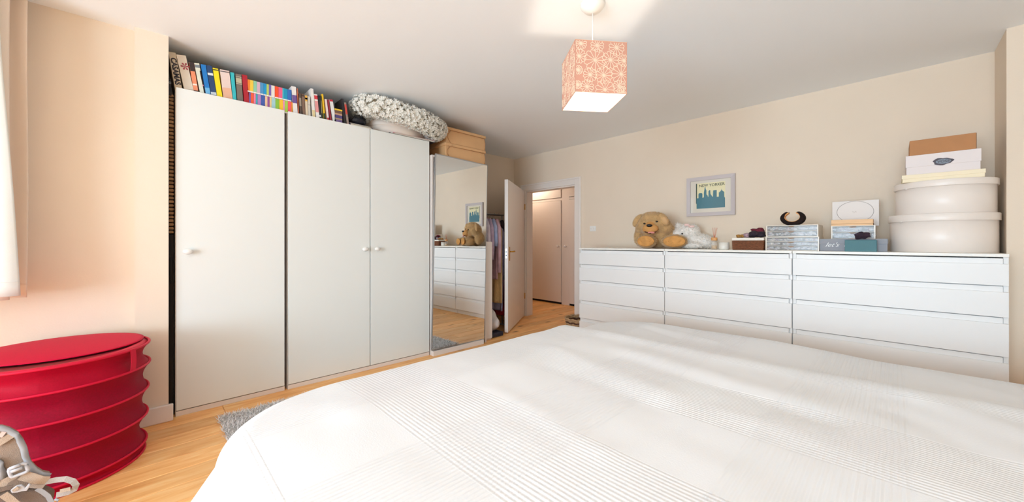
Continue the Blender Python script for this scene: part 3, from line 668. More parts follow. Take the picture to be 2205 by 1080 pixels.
fur(body, bn, 5200, 0.010, 0.0018, test=lambda p, q: q.z > -0.4 and p.z > 0.01 and p.z+0.01 > 0 and not (p.y < -0.165)).build('fur', mat('tan_plush_tip', (206, 172, 122), 0.9, transl=0.2), bear, local=True, kind='stuff')
for c, ang, rr_, lin_ in (((-0.195, -0.01, 0.272), 0.62, (0.038, 0.020, 0.066), False), ((0.040, -0.085, 0.272), -0.50, (0.036, 0.020, 0.064), True)):
    T_ = Matrix.Translation(c) @ Matrix.Rotation(ang, 4, 'Y')
    e = MB(); e.ell((0, 0, 0), rr_, M=T_); eo = e.build('ear', M_bear, bear, local=True)
    q_, n_ = e, None
    if lin_: MB().ell((0.004, -0.012, -0.012), (0.022, 0.011, 0.040), M=T_).build('ear_lining', mat('tan_ear_lining', (204, 164, 118), 0.95), eo, local=True)
    ev = MB(); ev.v = list(e.v); nn_ = [tuple((Vector(v_)-Vector(c)).normalized()) for v_ in ev.v]
    fur(ev, nn_, 300, 0.009, 0.0018, test=lambda p, q: not (lin_ and q.y < -0.5)).build('ear_fur', mat('tan_plush_tip', (206, 172, 122), 0.9, transl=0.2), eo, local=True, kind='stuff')
blend(MB().ell((-0.075, -0.125, 0.186), (0.070, 0.050, 0.048)).ell((-0.074, -0.085, 0.225), (0.050, 0.045, 0.035)), 0.006)[0].build('muzzle', mat('orange_tan_plush', (206, 150, 88), 0.95, var=0.12, vscale=40), bear, local=True)
MB().ell((-0.080, -0.170, 0.214), (0.027, 0.016, 0.014)).build('nose', mat('black_plastic', (18, 14, 16), 0.25), bear, local=True)
for c in ((-0.128, -0.108, 0.236), (-0.018, -0.112, 0.252)):
    MB().ell(c, (0.011, 0.010, 0.008)).build('eye', mat('black_plastic', (18, 14, 16), 0.25), bear, local=True)
MB().tube([(-0.138, -0.115, 0.178), (-0.115, -0.155, 0.155), (-0.072, -0.168, 0.143), (-0.03, -0.155, 0.152), (-0.008, -0.115, 0.18)], 0.005).build('mouth', mat('brown_stitch', (90, 56, 40), 0.8), bear, local=True)
MB().ell((-0.066, -0.160, 0.149), (0.032, 0.012, 0.010)).build('tongue', mat('pink_felt', (214, 140, 132), 0.9), bear, local=True)
M_sole = mat('orange_sole_plush', (206, 148, 82), 0.9, var=0.25, vscale=22, bump=0.5, bscale=60)
for c, r in (((-0.112, -0.180, 0.070), (0.074, 0.018, 0.050)), ((0.130, -0.182, 0.068), (0.092, 0.018, 0.050))):
    e = MB(); e.ell(c, r, 28, 12); so = e.build('foot_sole', M_sole, bear, local=True)
    MB().tube([(c[0]+r[0]*0.55*math.cos(q), c[1]-r[1]+0.003, c[2]+0.004+r[2]*0.3*math.sin(q)) for q in [PI+PI*j/8 for j in range(9)]], 0.0016, 6).build('sole_stitch', mat('brown_sole_stitch', (180, 110, 44), 0.9), so, local=True)

# ------------------------------------------------------------------ white plush cat
cp = ony(1484, 530, 3.65); cp.z = DT
cat_ = thing('plush_cat', 'fluffy white plush cat with pink bow lying beside the bear', 'soft toy', cp, math.radians(18))
mb = MB()
mb.ell((-0.02, 0.0, 0.155), (0.11, 0.085, 0.070)); mb.ell((-0.10, -0.03, 0.13), (0.06, 0.07, 0.055)); mb.ell((0.05, 0.02, 0.07), (0.15, 0.10, 0.068)); mb.ell((0.13, 0.0, 0.055), (0.075, 0.08, 0.054))
mb.ell((-0.095, 0.0, 0.215), (0.022, 0.018, 0.028)); mb.ell((0.048, 0.0, 0.205), (0.020, 0.016, 0.020)); mb.ell((0.02, -0.08, 0.03), (0.10, 0.05, 0.03))
cb_, cn = blend(mb, 0.009); cb_.v = [(x_, y_, max(z_, 0.001)) for x_, y_, z_ in cb_.v]
M_catm = mat('white_fluff', (240, 235, 230), 0.95, var=0.06, vscale=40, sheen=0.3)
cb_.build('body', M_catm, cat_, local=True)
fur(cb_, cn, 5200, 0.020, 0.0024, rnd=0.8, test=lambda p, q: p.z > 0.012).build('fur', mat('white_fluff_tip', (244, 240, 235), 0.9, transl=0.3), cat_, local=True, kind='stuff')
for c in ((-0.055, -0.094, 0.140),):
    MB().ell(c, (0.008, 0.008, 0.007)).build('eye', mat('black_plastic', (18, 14, 16), 0.25), cat_, local=True)
MB().ell((-0.125, -0.096, 0.118), (0.007, 0.006, 0.005)).build('nose', mat('pink_nose', (214, 150, 150), 0.6), cat_, local=True)
mb = MB(); mb.ell((-0.018, -0.062, 0.222), (0.022, 0.007, 0.011), M=Matrix.Identity(4)); mb.ell((0.022, -0.066, 0.206), (0.024, 0.007, 0.010)); mb.ell((0.002, -0.072, 0.214), (0.008, 0.008, 0.008))
mb.build('bow', mat('pale_pink_ribbon', (232, 196, 190), 0.5), cat_, local=True)

# ------------------------------------------------------------------ diffuser, candle
def top(u, y, v=530): p = ony(u, v, y); p.z = DT; return p
p = top(1538, 3.40)
df = thing('reed_diffuser', 'glass reed diffuser with wooden cap and reeds beside the plush cat', 'diffuser', p)
M_glass = mat('clear_glass', (240, 236, 228), 0.05, alpha=0.25)
MB().lathe([(0.0, 0.001), (0.021, 0.001), (0.023, 0.005), (0.023, 0.055), (0.017, 0.066), (0.012, 0.068), (0.012, 0.074), (0.0, 0.074)], p, n=28).build('bottle', M_glass, df)
MB().lathe([(0.0, 0.004), (0.0205, 0.004), (0.0205, 0.034), (0, 0.034)], p, n=28).build('oil', mat('amber_oil', (196, 160, 110), 0.2), df)
MB().lathe([(0.022, 0.0745), (0.024, 0.0765), (0.024, 0.098), (0.022, 0.100), (0.0, 0.100)], p, n=28).build('cap', mat('cap_wood', (214, 156, 98), 0.5), df)
for dx, dy in ((-0.012, 0.0), (0.012, 0.004), (0.024, -0.004), (-0.004, 0.01)):
    MB().tube([p+Vector((dx*0.2, dy*0.2, 0.098)), p+Vector((dx, dy, 0.185-abs(dx)*0.2))], 0.0016, 6).build('reed', mat('reed', (214, 140, 112), 0.7), df)
p = top(1559, 3.40)
cd = thing('candle', 'short white jar candle between the diffuser and the wicker basket', 'candle', p)
MB().lathe([(0.0, 0.0), (0.036, 0.0), (0.039, 0.004), (0.039, 0.060), (0.035, 0.060), (0.035, 0.048), (0.0, 0.048)], p, n=32).build('jar', mat('white_glazed_jar', (228, 224, 214), 0.25), cd)
MB().tube([p+Vector((0, 0, 0.048)), p+Vector((0.001, 0, 0.057))], 0.001, 6).build('wick', M_dark, cd)
MB().lathe([(0.0, 0.0482), (0.0345, 0.0482), (0.0345, 0.050), (0.0, 0.050)], p, n=32).build('wax', mat('wax', (236, 230, 214), 0.5), cd)

# ------------------------------------------------------------------ wicker basket with scarves
def rect_path(x0, x1, y0, y1, n, amp, ph, z):
    pts = []; per = [((x0, y0), (x1, y0)), ((x1, y0), (x1, y1)), ((x1, y1), (x0, y1)), ((x0, y1), (x0, y0))]
    for (a, b) in per:
        L = math.hypot(b[0]-a[0], b[1]-a[1]); m = max(4, int(L/0.006)); nx, ny = (b[1]-a[1])/L, -(b[0]-a[0])/L
        for k in range(m):
            s = k/m; o = amp*math.cos(PI*(L*s/0.012)+ph); pts.append((a[0]+(b[0]-a[0])*s+nx*o, a[1]+(b[1]-a[1])*s+ny*o, z))
    return pts
a_ = ony(1578, 530, 3.36); b_ = ony(1643, 530, 3.36)
bk = thing('wicker_basket', 'brown wicker basket with white cloth lining holding scarves', 'basket', ((a_.x+b_.x)/2, 3.44, DT))
x0, x1 = a_.x, b_.x
mb = MB()
for k in range(10):
    z = DT+0.005+k*0.0072; g = 0.004*k/9
    mb.tube(rect_path(x0-g, x1+g, 3.36-g, 3.52+g, 0, 0.0022, PI*(k % 2), z), 0.0036, 5, closed=True)
mb.build('weave', mat('red_brown_wicker', (138, 84, 54), 0.7, var=0.35, vscale=60), bk, kind='stuff')
mb = MB(); mb.box((x0+0.003, 3.363, DT), (x1-0.003, 3.517, DT+0.074)); mb.build('basket_wall', mat('dark_wicker_wall', (92, 54, 36), 0.85), bk)
mb = MB(); mb.box((x0-0.007, 3.353, DT+0.074), (x1+0.007, 3.527, DT+0.096)); mb.build('cloth_lining', mat('white_cotton', (232, 226, 216), 0.9, bump=0.3, bscale=80), bk, bev=0.006, seg=3)
def crumple(name, label, cat, cen, r, rgb, seed, nb=5):
    rnd = random.Random(seed); mb = MB()
    for k in range(nb):
        mb.ell((cen[0]+rnd.uniform(-1, 1)*r[0]*0.55, cen[1]+rnd.uniform(-1, 1)*r[1]*0.4, cen[2]+r[2]*rnd.uniform(0.2, 0.6)), (r[0]*rnd.uniform(0.35, 0.6), r[1]*rnd.uniform(0.4, 0.7), r[2]*rnd.uniform(0.3, 0.5)), 16, 10)
    q, n_ = blend(mb, 0.006); z0 = cen[2]
    q.v = [(v[0]+0.004*math.sin(v[2]*220+v[0]*90), v[1], max(z0, v[2]+0.004*noise.noise(Vector(v)*60))) for v in q.v]
    return tag(q.build(name, mat('cloth_%d_%d_%d' % rgb, rgb, 0.85, var=0.35, vscale=35, bump=0.6, bscale=90)), label, cat)
zt = DT+0.0962
crumple('scarf', 'dark charcoal scarf heaped low in the wicker basket', 'scarf', ((x0+x1)/2+0.05, 3.43, zt), (0.075, 0.07, 0.055), (44, 32, 44), 3)
crumple('scarf', 'maroon scarf on top of the heap in the wicker basket', 'scarf', ((x0+x1)/2+0.055, 3.45, zt+0.036), (0.055, 0.05, 0.042), (110, 24, 46), 5, 5)
crumple('scarf', 'mustard patterned scarf at the left of the wicker basket', 'scarf', (x0+0.045, 3.43, zt), (0.045, 0.06, 0.034), (176, 128, 62), 8, 5)
crumple('scarf', 'mauve and white scarf in the middle of the wicker basket', 'scarf', ((x0+x1)/2-0.012, 3.40, zt), (0.035, 0.05, 0.04), (168, 140, 150), 11, 4)

# ------------------------------------------------------------------ acrylic trinket drawers
M_acr = mat('clear_acrylic', (236, 236, 238), 0.08, trans=0.3, alpha=0.22)
M_acf = mat('cream_acrylic_edge', (232, 222, 208), 0.3)
tr_cols = [(222, 226, 234), (170, 186, 206), (236, 236, 236), (190, 176, 200), (120, 140, 170), (200, 210, 214), (206, 190, 180)]
M_tr = []
def trinket_mat():
    m = bpy.data.materials.new('trinkets'); m.use_nodes = True; nt = m.node_tree; P = nt.nodes['Principled BSDF']
    tc = nt.nodes.new('ShaderNodeTexCoord'); vo = nt.nodes.new('ShaderNodeTexNoise'); vo.inputs['Scale'].default_value = 38; vo.inputs['Detail'].default_value = 3; vo.inputs['Distortion'].default_value = 0.6
    nt.links.new(tc.outputs['Object'], vo.inputs['Vector'])
    r = nt.nodes.new('ShaderNodeValToRGB'); e = r.color_ramp.elements
    e[0].position = 0.30; e[0].color = L3(96, 92, 104); e[1].position = 0.75; e[1].color = L3(240, 240, 240)
    for p_, c_ in ((0.38, (176, 160, 176)), (0.47, (222, 220, 222)), (0.55, (150, 166, 178)), (0.64, (226, 220, 214))):
        x_ = e.new(p_); x_.color = L3(*c_)
    nt.links.new(vo.outputs['Fac'], r.inputs[0]); nt.links.new(r.outputs[0], P.inputs['Base Color']); P.inputs['Roughness'].default_value = 0.25
    return m
M_trk = trinket_mat()
def acrylic(x0, x1, y0, y1, z0, z1, n, label, seed):
    rnd = random.Random(seed)
    t = thing('trinket_drawers', label, 'organiser', ((x0+x1)/2, (y0+y1)/2, z0))
    e = 0.006; mb = MB()
    mb.box((x0, y0, z0), (x0+e, y1, z1)); mb.box((x1-e, y0, z0), (x1, y1, z1)); mb.box((x0+e, y0, z1-0.004), (x1-e, y1, z1)); mb.box((x0+e, y0, z0), (x1-e, y1, z0+0.004)); mb.box((x0+e, y1-0.004, z0+0.004), (x1-e, y1, z1-0.004))
    for k in range(1, n):
        zc = z0+0.002+(z1-z0-0.004)*k/n; mb.box((x0+e, y0+0.002, zc-0.0012), (x1-e, y1-0.005, zc+0.0012))
    mb.build('case', M_acf, t)
    for k in range(n):
        a = z0+0.004+(z1-z0-0.008)*k/n+0.0018; b = z0+0.004+(z1-z0-0.008)*(k+1)/n-0.0018
        d = MB().box((x0+e+0.001, y0-0.001, a), (x1-e-0.001, y0+0.0015, b)).build('drawer', M_acr, t)
        xm = (x0+x1)/2
        MB().prism([(xm+0.018*math.cos(q), y0-0.0022, b-0.008*math.sin(q)) for q in [PI*j/10 for j in range(11)]], (0, 0.001, 0)).build('finger_notch', mat('notch_brown', (150, 120, 96), 0.6), d)
        c = MB(); wx = (x1-x0-2*e-0.01)
        for j in range(46):
            cx_ = x0+e+0.006+wx*rnd.random(); r_ = rnd.uniform(0.004, 0.011)
            hh = (b-a)
            c.ell((cx_, y0+0.012+rnd.uniform(0, 0.012), a+min(hh-0.006, rnd.uniform(0.3, 0.85)*hh)*0.8), (r_*1.6, 0.007, min(r_, hh*0.33)), 8, 6)
        c.build('trinkets', M_trk, d, kind='stuff')
    return t
a_ = ony(1648.5, 500, 3.36); b_ = ony(1763.5, 500, 3.36)
acrylic(a_.x, b_.x, 3.36, 3.60, DT, DT+0.1, 3, 'clear acrylic drawer box with three shallow drawers beside the wicker basket', 2)
acrylic(a_.x+0.004, b_.x-0.004, 3.362, 3.60, DT+0.1003, DT+0.186, 2, 'clear acrylic drawer box with two drawers under the dark horseshoe ornament', 3)
zt = DT+0.1865
oc = ony(1707, 475, 3.43)
hs = thing('horseshoe_ornament', 'dark brown open-topped horseshoe ornament with orange inside', 'ornament', (oc.x, 3.44, zt))
def cshape(ri, ro, cz, off):
    pts = []; N = 40; a0 = PI/2+0.52; a1 = PI/2-0.52+2*PI
    outer = [(ro[0]*math.cos(a0+(a1-a0)*k/N), ro[1]*math.sin(a0+(a1-a0)*k/N)) for k in range(N+1)]
    inner = [(ri[0]*math.cos(a0+(a1-a0)*k/N), off+ri[1]*math.sin(a0+(a1-a0)*k/N)) for k in range(N+1)]
    return outer, inner
def cbuild(ro, ri, off, cx, cz, y0, y1, taper=0.85):
    o, i = cshape(ri, ro, cz, off); vs = []; fs = []; N = len(o)
    for y_, s in ((y0, taper), ((y0+y1)/2, 1), (y1, taper)):
        vs += [(cx+a*(1-(1-s)*0.3), y_, max(zt, cz+b*(1-(1-s)*0.3))) for a, b in o]; vs += [(cx+a, y_, cz+b) for a, b in i]
    for L in range(2):
        for k in range(N-1):
            A = L*2*N; B = (L+1)*2*N
            fs.append((A+k, A+k+1, B+k+1, B+k)); fs.append((A+N+k+1, A+N+k, B+N+k, B+N+k+1))
        for q in (0, N-1): fs.append((L*2*N+q, L*2*N+N+q, (L+1)*2*N+N+q, (L+1)*2*N+q))
    for A in (0, 4*N):
        for k in range(N-1): fs.append((A+k, A+N+k, A+N+k+1, A+k+1))
    return MB().add(vs, fs, False)
cbuild((0.076, 0.056), (0.047, 0.037), 0.010, oc.x, zt+0.053, 3.40, 3.46).build('shell', mat('dark_brown_lacquer', (34, 22, 20), 0.8, spec=0.15, var=0.15, vscale=30), hs, bev=0.003)
cbuild((0.0475, 0.0375), (0.0455, 0.0355), 0.010, oc.x, zt+0.0535, 3.402, 3.458, 1).build('inner_lining', mat('orange_lacquer', (226, 150, 50), 0.4), hs)
# right hand group: grey box, teal box, second acrylic drawers, wood box, white box
a_ = ony(1765, 530, 3.38); b_ = ony(1911, 530, 3.38)
gx0, gx1 = a_.x, b_.x
t = thing('grey_box', 'long slate grey gift box with white handwritten lettering', 'box', ((gx0+gx1)/2, 3.43, DT))
M_grey = mat('slate_grey_card', (146, 148, 156), 0.6)
MB().box((gx0, 3.38, DT), (gx1, 3.475, DT+0.052)).build('box_body', M_grey, t, bev=0.002)
MB().box((gx0-0.002, 3.378, DT+0.050), (gx1+0.002, 3.477, DT+0.084)).build('lid', M_grey, t, bev=0.002)
text_mb("let's  c", 0.042, basis((gx0+0.086, 3.3772, DT+0.043), (1, 0, 0), (0, 0, 1)), 0.0003, shear=0.5, sx=1.05, bold=0.0).build('lettering', mat('white_ink', (240, 240, 240), 0.6), t)
a_ = ony(1819, 530, 3.32); b_ = ony(1888, 530, 3.32)
t = thing('teal_box', 'teal box standing in front of the grey box', 'box', ((a_.x+b_.x)/2, 3.345, DT))
mb = MB(); mb.box((a_.x, 3.32, DT), (b_.x, 3.372, DT+0.076)); mb.build('box_body', mat('teal_card', (72, 118, 126), 0.6), t, bev=0.002)
MB().box((a_.x+0.004, 3.324, DT+0.0762), (b_.x-0.004, 3.368, DT+0.0775)).build('inner_rim', mat('teal_dark', (50, 84, 92), 0.7), t)
crumple('hair_scarf', 'small crumpled maroon-black cloth on top of the teal box', 'cloth', (ony(1855, 510, 3.345).x, 3.345, DT+0.0777), (0.045, 0.022, 0.055), (52, 34, 48), 21, 5)
a_ = ony(1790, 500, 3.49); b_ = ony(1885, 500, 3.49)
acrylic(a_.x, b_.x, 3.49, 3.73, DT, DT+0.176, 4, 'clear acrylic drawer box behind the grey box under the pale wood box', 6)
zt2 = DT+0.1763
wx0, wx1 = ony(1790, 480, 3.485).x, ony(1880, 480, 3.485).x
t = thing('wooden_box', 'flat pale wooden box lying in front of the white circle box', 'box', ((wx0+wx1)/2, 3.55, zt2))
M_pine = mat('pale_wood', (238, 192, 142), 0.5, var=0.08, vscale=10, stretch=(1, 6, 6))
MB().box((wx0, 3.485, zt2), (wx1, 3.60, zt2+0.012)).build('box_base', M_pine, t, bev=0.001)
MB().box((wx0, 3.484, zt2+0.013), (wx1, 3.60, zt2+0.042)).build('lid', M_pine, t, bev=0.001)
MB().box((wx1, 3.49, zt2+0.004), (wx1+0.004, 3.51, zt2+0.012)).build('clasp', M_dark, t)
a_ = ony(1792, 440, 3.66); b_ = ony(1893, 440, 3.66)
t = thing('white_box', 'flat white box with a thin grey circle standing behind the wooden box', 'box', ((a_.x+b_.x)/2, 3.68, zt2))
hz = 0.185
MB().box((a_.x, 3.66, zt2), (b_.x, 3.70, zt2+hz)).build('box_body', mat('white_card', (232, 226, 222), 0.55), t, bev=0.002)
cxx, czz = (a_.x+b_.x)/2, zt2+0.105
MB().tube([(cxx+0.098*math.cos(q), 3.659, czz+0.076*math.sin(q)) for q in [2*PI*k/60 for k in range(60)]], 0.0014, 6, closed=True).build('printed_circle', mat('grey_print', (170, 160, 154), 0.6), t)
MB().tube([(cxx-0.014+0.002*k, 3.6592, czz-0.002+0.006*math.sin(k*0.9)) for k in range(12)], 0.0009, 5).build('emblem', mat('faint_print', (206, 198, 194), 0.6), t)

# ------------------------------------------------------------------ round hat boxes and flat boxes, right corner
M_hat = mat('pale_gloss_card', (238, 228, 220), 0.36, coat=0.0, var=0.015, vscale=4)
def hat(cx, cy_, r, z0, z1, lid, label):
    t = thing('hat_box', label, 'box', (cx, cy_, z0), group='two stacked hat boxes in the corner')
    MB().lathe([(r-0.010, 0), (r-0.007, 0.002), (r-0.007, z1-z0-0.004), (0.0, z1-z0-0.004)], (cx, cy_, z0), n=96).build('drum', M_hat, t)
    MB().lathe([(r-0.0055, z1-z0-lid), (r, z1-z0-lid), (r+0.001, z1-z0-lid+0.002), (r+0.001, z1-z0-0.003), (r-0.002, z1-z0), (0.0, z1-z0)], (cx, cy_, z0), n=96).build('lid', M_hat, t)
    a = -2.45
    MB().tube([(cx+(r+0.001)*math.cos(a)-0.0, cy_+(r+0.001)*math.sin(a), z1-lid-0.002), (cx+(r-0.002)*math.cos(a+0.06), cy_+(r-0.002)*math.sin(a+0.06), z1-lid+0.002)], 0.004, 8).build('lid_tab', M_hat, t)
    return t
hat(0.198, 3.555, 0.231, DT, DT+0.233, 0.044, 'larger round white hat box at the bottom of the corner stack')
hat(0.208, 3.555, 0.215, DT+0.2333, DT+0.433, 0.038, 'smaller round white hat box resting on the larger one')
z0 = DT+0.4335
def flatbox(x0, x1, y0, y1, z0, z1, lidh, m, name, label, rz=0):
    t = thing(name, label, 'box', ((x0+x1)/2, (y0+y1)/2, z0))
    MB().box((x0+0.003, y0+0.003, z0), (x1-0.003, y1-0.003, z1-0.002)).build('box_base', m, t, bev=0.0015)
    MB().box((x0, y0, z1-lidh), (x1, y1, z1)).build('lid', m, t, bev=0.0015)
    return t
flatbox(0.028, 0.357, 3.39, 3.70, z0, z0+0.046, 0.024, mat('cream_yellow_card', (240, 226, 196), 0.6), 'flat_box', 'flat cream box lying on the upper round hat box'); z1 = z0+0.0463
t = flatbox(0.045, 0.342, 3.395, 3.70, z1, z1+0.118, 0.072, mat('pinkish_white_card', (228, 218, 216), 0.6), 'sealed_box', 'white box with a dark oval seal sticker above the flat cream box')
sp = ony(2031, 347, 3.395); sp = Vector((sp.x, 3.3945, sp.z))
pts = []
for k in range(28):
    a = 2*PI*k/28; rr = 1+0.10*math.sin(3*a+1)+0.06*math.sin(7*a)
    pts.append((sp.x-0.002+0.040*rr*math.cos(a), 3.3945, sp.z+0.021*rr*math.sin(a)))
MB().prism(pts, (0, -0.0012, 0)).build('seal_rim', mat('dark_plum_wax', (60, 48, 58), 0.5), t, bev=0.0005)
MB().prism([(sp.x+0.030*math.cos(2*PI*k/28), 3.3932, sp.z+0.0145*math.sin(2*PI*k/28)) for k in range(28)], (0, -0.0006, 0)).build('seal_face', mat('slate_wax', (120, 130, 142), 0.5), t)
text_mb('VOSE', 0.021, basis((sp.x, 3.3922, sp.z), (1, 0, 0), (0, 0, 1)), 0.0003, shear=0.15).build('lettering', mat('dark_plum_wax', (60, 48, 58), 0.5), t)
z2 = z1+0.1183
t = flatbox(0.062, 0.324, 3.40, 3.66, z2, z2+0.093, 0.0925, mat('brown_kraft_card', (180, 126, 80), 0.7, var=0.05, vscale=20), 'cardboard_box', 'brown cardboard box at the very top of the corner stack')
MB().box((0.3242, 3.405, z2+0.003), (0.3256, 3.655, z2+0.092)).build('open_flap_edge', mat('dark_kraft', (92, 58, 34), 0.8), t)

# ------------------------------------------------------------------ pendant lamp
ang = math.radians(6.4)
def cc(lat, dep, z): return Vector((RT[0]*lat+FW[0]*dep, RT[1]*lat+FW[1]*dep, z))
lc_ = cc(0.410, 1.898, 1.756); hw = 0.127; hh = 0.247
lamp = thing('pendant_lamp', 'cube pendant lamp with pink flower-patterned shade hanging from the ceiling', 'lamp', lc_, math.atan2(RT[1], RT[0])+ang)
M_shade = mat('pink_shade_fabric', (222, 172, 150), 0.8, transl=0.30)
M_shade_in = mat('white_shade_lining', (250, 246, 240), 0.8, transl=0.45)
M_flo = mat('cream_petal_print', (255, 244, 226), 0.8, transl=0.45)
rf = random.Random(4)
fl_list = [(-0.10, 0.105, 0.030), (-0.02, 0.100, 0.034), (0.075, 0.095, 0.040), (-0.030, 0.030, 0.058), (0.045, 0.035, 0.044), (0.112, 0.035, 0.030), (-0.108, 0.045, 0.036), (-0.055, -0.040, 0.036), (0.012, -0.040, 0.044),
           (0.098, -0.030, 0.052), (-0.070, -0.097, 0.034), (0.018, -0.108, 0.050), (0.088, -0.088, 0.032), (0.108, -0.118, 0.030), (-0.112, -0.02, 0.022), (-0.115, -0.09, 0.020)]
for k in range(4):
    a = k*PI/2; Mf = Matrix.Rotation(a, 4, 'Z')
    MB().box((-hw, -hw, 0), (hw, -hw+0.0012, hh), M=Mf).build('shade_panel', M_shade, lamp, local=True)
    MB().box((-hw+0.002, -hw+0.0016, 0.001), (hw-0.002, -hw+0.0024, hh-0.001), M=Mf).build('shade_lining', M_shade_in, lamp, local=True)
    mb = MB()
    def inside(x_, z_): return abs(x_) < hw-0.002 and 0.003 < z_ < hh-0.003
    for (fx, fz_, R) in fl_list:
        cz_ = hh/2+fz_; n = 12
        for j in range(n):
            g = 2*PI*j/n; L = R*0.96
            pts = []
            for s_ in range(8):   # petal outline: spoke then rounded end
                q = s_/7; pts.append((fx+L*q*0.80*math.cos(g), cz_+L*q*0.80*math.sin(g)))
            seg = [(fx+L*(0.80+0.20*math.sin(PI*q/6))*math.cos(g+2*PI/n*q/6), cz_+L*(0.80+0.20*math.sin(PI*q/6))*math.sin(g+2*PI/n*q/6)) for q in range(7)]
            for P_ in (pts, seg):
                P2 = [q for q in P_ if inside(*q)]
                if len(P2) > 1 and len(P2) == len(P_) or len(P2) > 2: mb.tube([(q[0], -hw-0.0004, q[1]) for q in P2], 0, flat=(0.0026, 0.0006), up=(0, 1, 0), M=Mf)
    mb.build('flower_print', M_flo, lamp, local=True)
mb = MB()
for z in (0.0, hh-0.002):
    for k in range(4): mb.box((-hw, -hw-0.0008, z), (hw, -hw+0.002, z+0.002), M=Matrix.Rotation(k*PI/2, 4, 'Z'))
mb.build('rim_wire', mat('rim_tape', (226, 180, 150), 0.7), lamp, local=True)
mb = MB(); mb.tube([(-hw, 0, hh-0.03), (hw, 0, hh-0.03)], 0.0015, 6); mb.tube([(0, -hw, hh-0.03), (0, hw, hh-0.03)], 0.0015, 6); mb.build('carrier_wire', M_steel, lamp, local=True)
zr = H-lc_.z
MB().tube([(0, 0, hh-0.02), (0, 0, zr-0.04)], 0.0032, 8).build('cord', M_white, lamp, local=True)
MB().lathe([(0.018, hh-0.075), (0.020, hh-0.07), (0.020, hh-0.02), (0.008, hh-0.01), (0, hh-0.01)], n=20).build('lamp_holder', M_white, lamp, local=True)
MB().lathe([(0, zr-0.045), (0.012, zr-0.044), (0.042, zr-0.032), (0.060, zr-0.012), (0.064, zr), (0, zr)], n=32).build('ceiling_rose', M_white, lamp, local=True)
MB().ell((0, 0, hh-0.105), (0.026, 0.026, 0.034)).build('bulb', mat('lit_bulb', (255, 240, 215), 0.4, emit=(255, 225, 180), estr=6), lamp, local=True)
pl = bpy.data.lights.new('pendant_bulb_light', 'POINT'); pl.energy = 5.5; pl.color = (1, 0.88, 0.74); pl.shadow_soft_size = 0.035
po = bpy.data.objects.new('pendant_bulb_light', pl); C.objects.link(po); po.location = lc_+Vector((0, 0, hh-0.165))

# ------------------------------------------------------------------ curtains
M_curt = mat('beige_pink_curtain', (250, 240, 230), 0.85, transl=0.45, bump=0.15, bscale=300)
M_lin = mat('white_curtain_lining', (242, 244, 242), 0.85, transl=0.4, bump=0.1, bscale=300)
def curtain(name, label, m, xc, y_a, y_b, ztop, zbot, waves, amp, spread=0.0, ph=0.0, xs=0.0):
    t = thing(name, label, 'curtain', (xc, (y_a+y_b)/2, zbot))
    def fn(u, v):
        z = ztop+(zbot-ztop)*v; e = y_a+spread*v
        y = e+(y_b-e)*u
        x = xc+amp*math.sin(2*PI*waves*u+ph+0.35*math.sin(3*v))*(0.75+0.35*v)+0.012*math.sin(7*v+u*5)+xs*v
        return (x, y, z)
    MB().grid(fn, 120, 30).build('cloth', m, t, solid=0.003)
    def fh(u, v):
        x, y, z = fn(u, 1.0-0.055+0.002); return (x+0.0035, y, zbot+0.064+0.002*v)
    MB().grid(fh, 120, 1).build('hem_stitch', m, t, solid=0.0015)
    return t
curtain('curtain', 'beige-pink curtain panel hanging beside the window above the hamper', M_curt, -2.915, -0.415, -0.95, 2.235, 0.785, 3.4, 0.024, ph=1.9)
curtain('curtain', 'second beige-pink curtain layer peeping out below the white lining', M_curt, -2.84, -0.455, -1.0, 2.235, 0.785, 3, 0.018, spread=0.0, ph=0.6)
curtain('lining_curtain', 'white curtain lining hanging in front of the beige curtain', M_lin, -2.79, -0.485, -1.25, 2.235, 0.805, 4, 0.016, spread=0.068, ph=0.4)
cr = thing('curtain_rail', 'white curtain rail above the window at the left', 'rail', (-2.88, -0.9, 2.236))
MB().box((-2.93, -1.4, 2.236), (-2.77, -0.40, 2.25)).build('rail', M_white, cr)
for y_ in (-1.3, -0.5): MB().box((XL, y_, 2.236), (-2.93, y_+0.03, 2.25)).build('bracket', M_white, cr)

# ------------------------------------------------------------------ red hamper
M_red = mat('crimson_mesh', (186, 0, 44), 0.6, spec=0.2, var=0.12, vscale=220, transl=0.2)
M_redd = mat('deep_crimson_mesh', (158, 0, 42), 0.65, spec=0.2, var=0.2, vscale=160, transl=0.15)
M_redr = mat('crimson_ring_binding', (206, 6, 54), 0.5, spec=0.3)
hcx, hcy = -2.690, -0.315
hp_ = thing('laundry_hamper', 'red collapsible mesh laundry hamper with half-open lid by the wall', 'laundry hamper', (hcx, hcy, 0))
rings = [(0.0, 0.302), (0.045, 0.308), (0.180, 0.312), (0.310, 0.315), (0.435, 0.320), (0.535, 0.318)]
for k in range(len(rings)-1):
    (z0, r0), (z1, r1) = rings[k], rings[k+1]
    prof = []
    for q in range(9):
        s = q/8; prof.append((r0+(r1-r0)*s-0.026*math.sin(PI*s)*(1 if z1-z0 > 0.08 else 0.4), z0+(z1-z0)*s))
    def fn(u, v, prof=prof):
        r, z = prof[min(8, int(round(v*8)))]; a = 2*PI*u
        w_ = 0.005*math.sin(a*9+z*30)*math.sin(PI*v)
        return (hcx+(r+w_)*math.cos(a), hcy+(r+w_)*math.sin(a), z+0.001)
    MB().grid(fn, 96, 8).build('mesh_wall', M_red if k in (0, 4) else M_redd, hp_)
for z, r in rings:
    MB().tube([(hcx+r*math.cos(2*PI*k/72), hcy+r*math.sin(2*PI*k/72), z+0.006) for k in range(72)], 0.0055, 8, closed=True).build('wire_ring', M_redr, hp_)
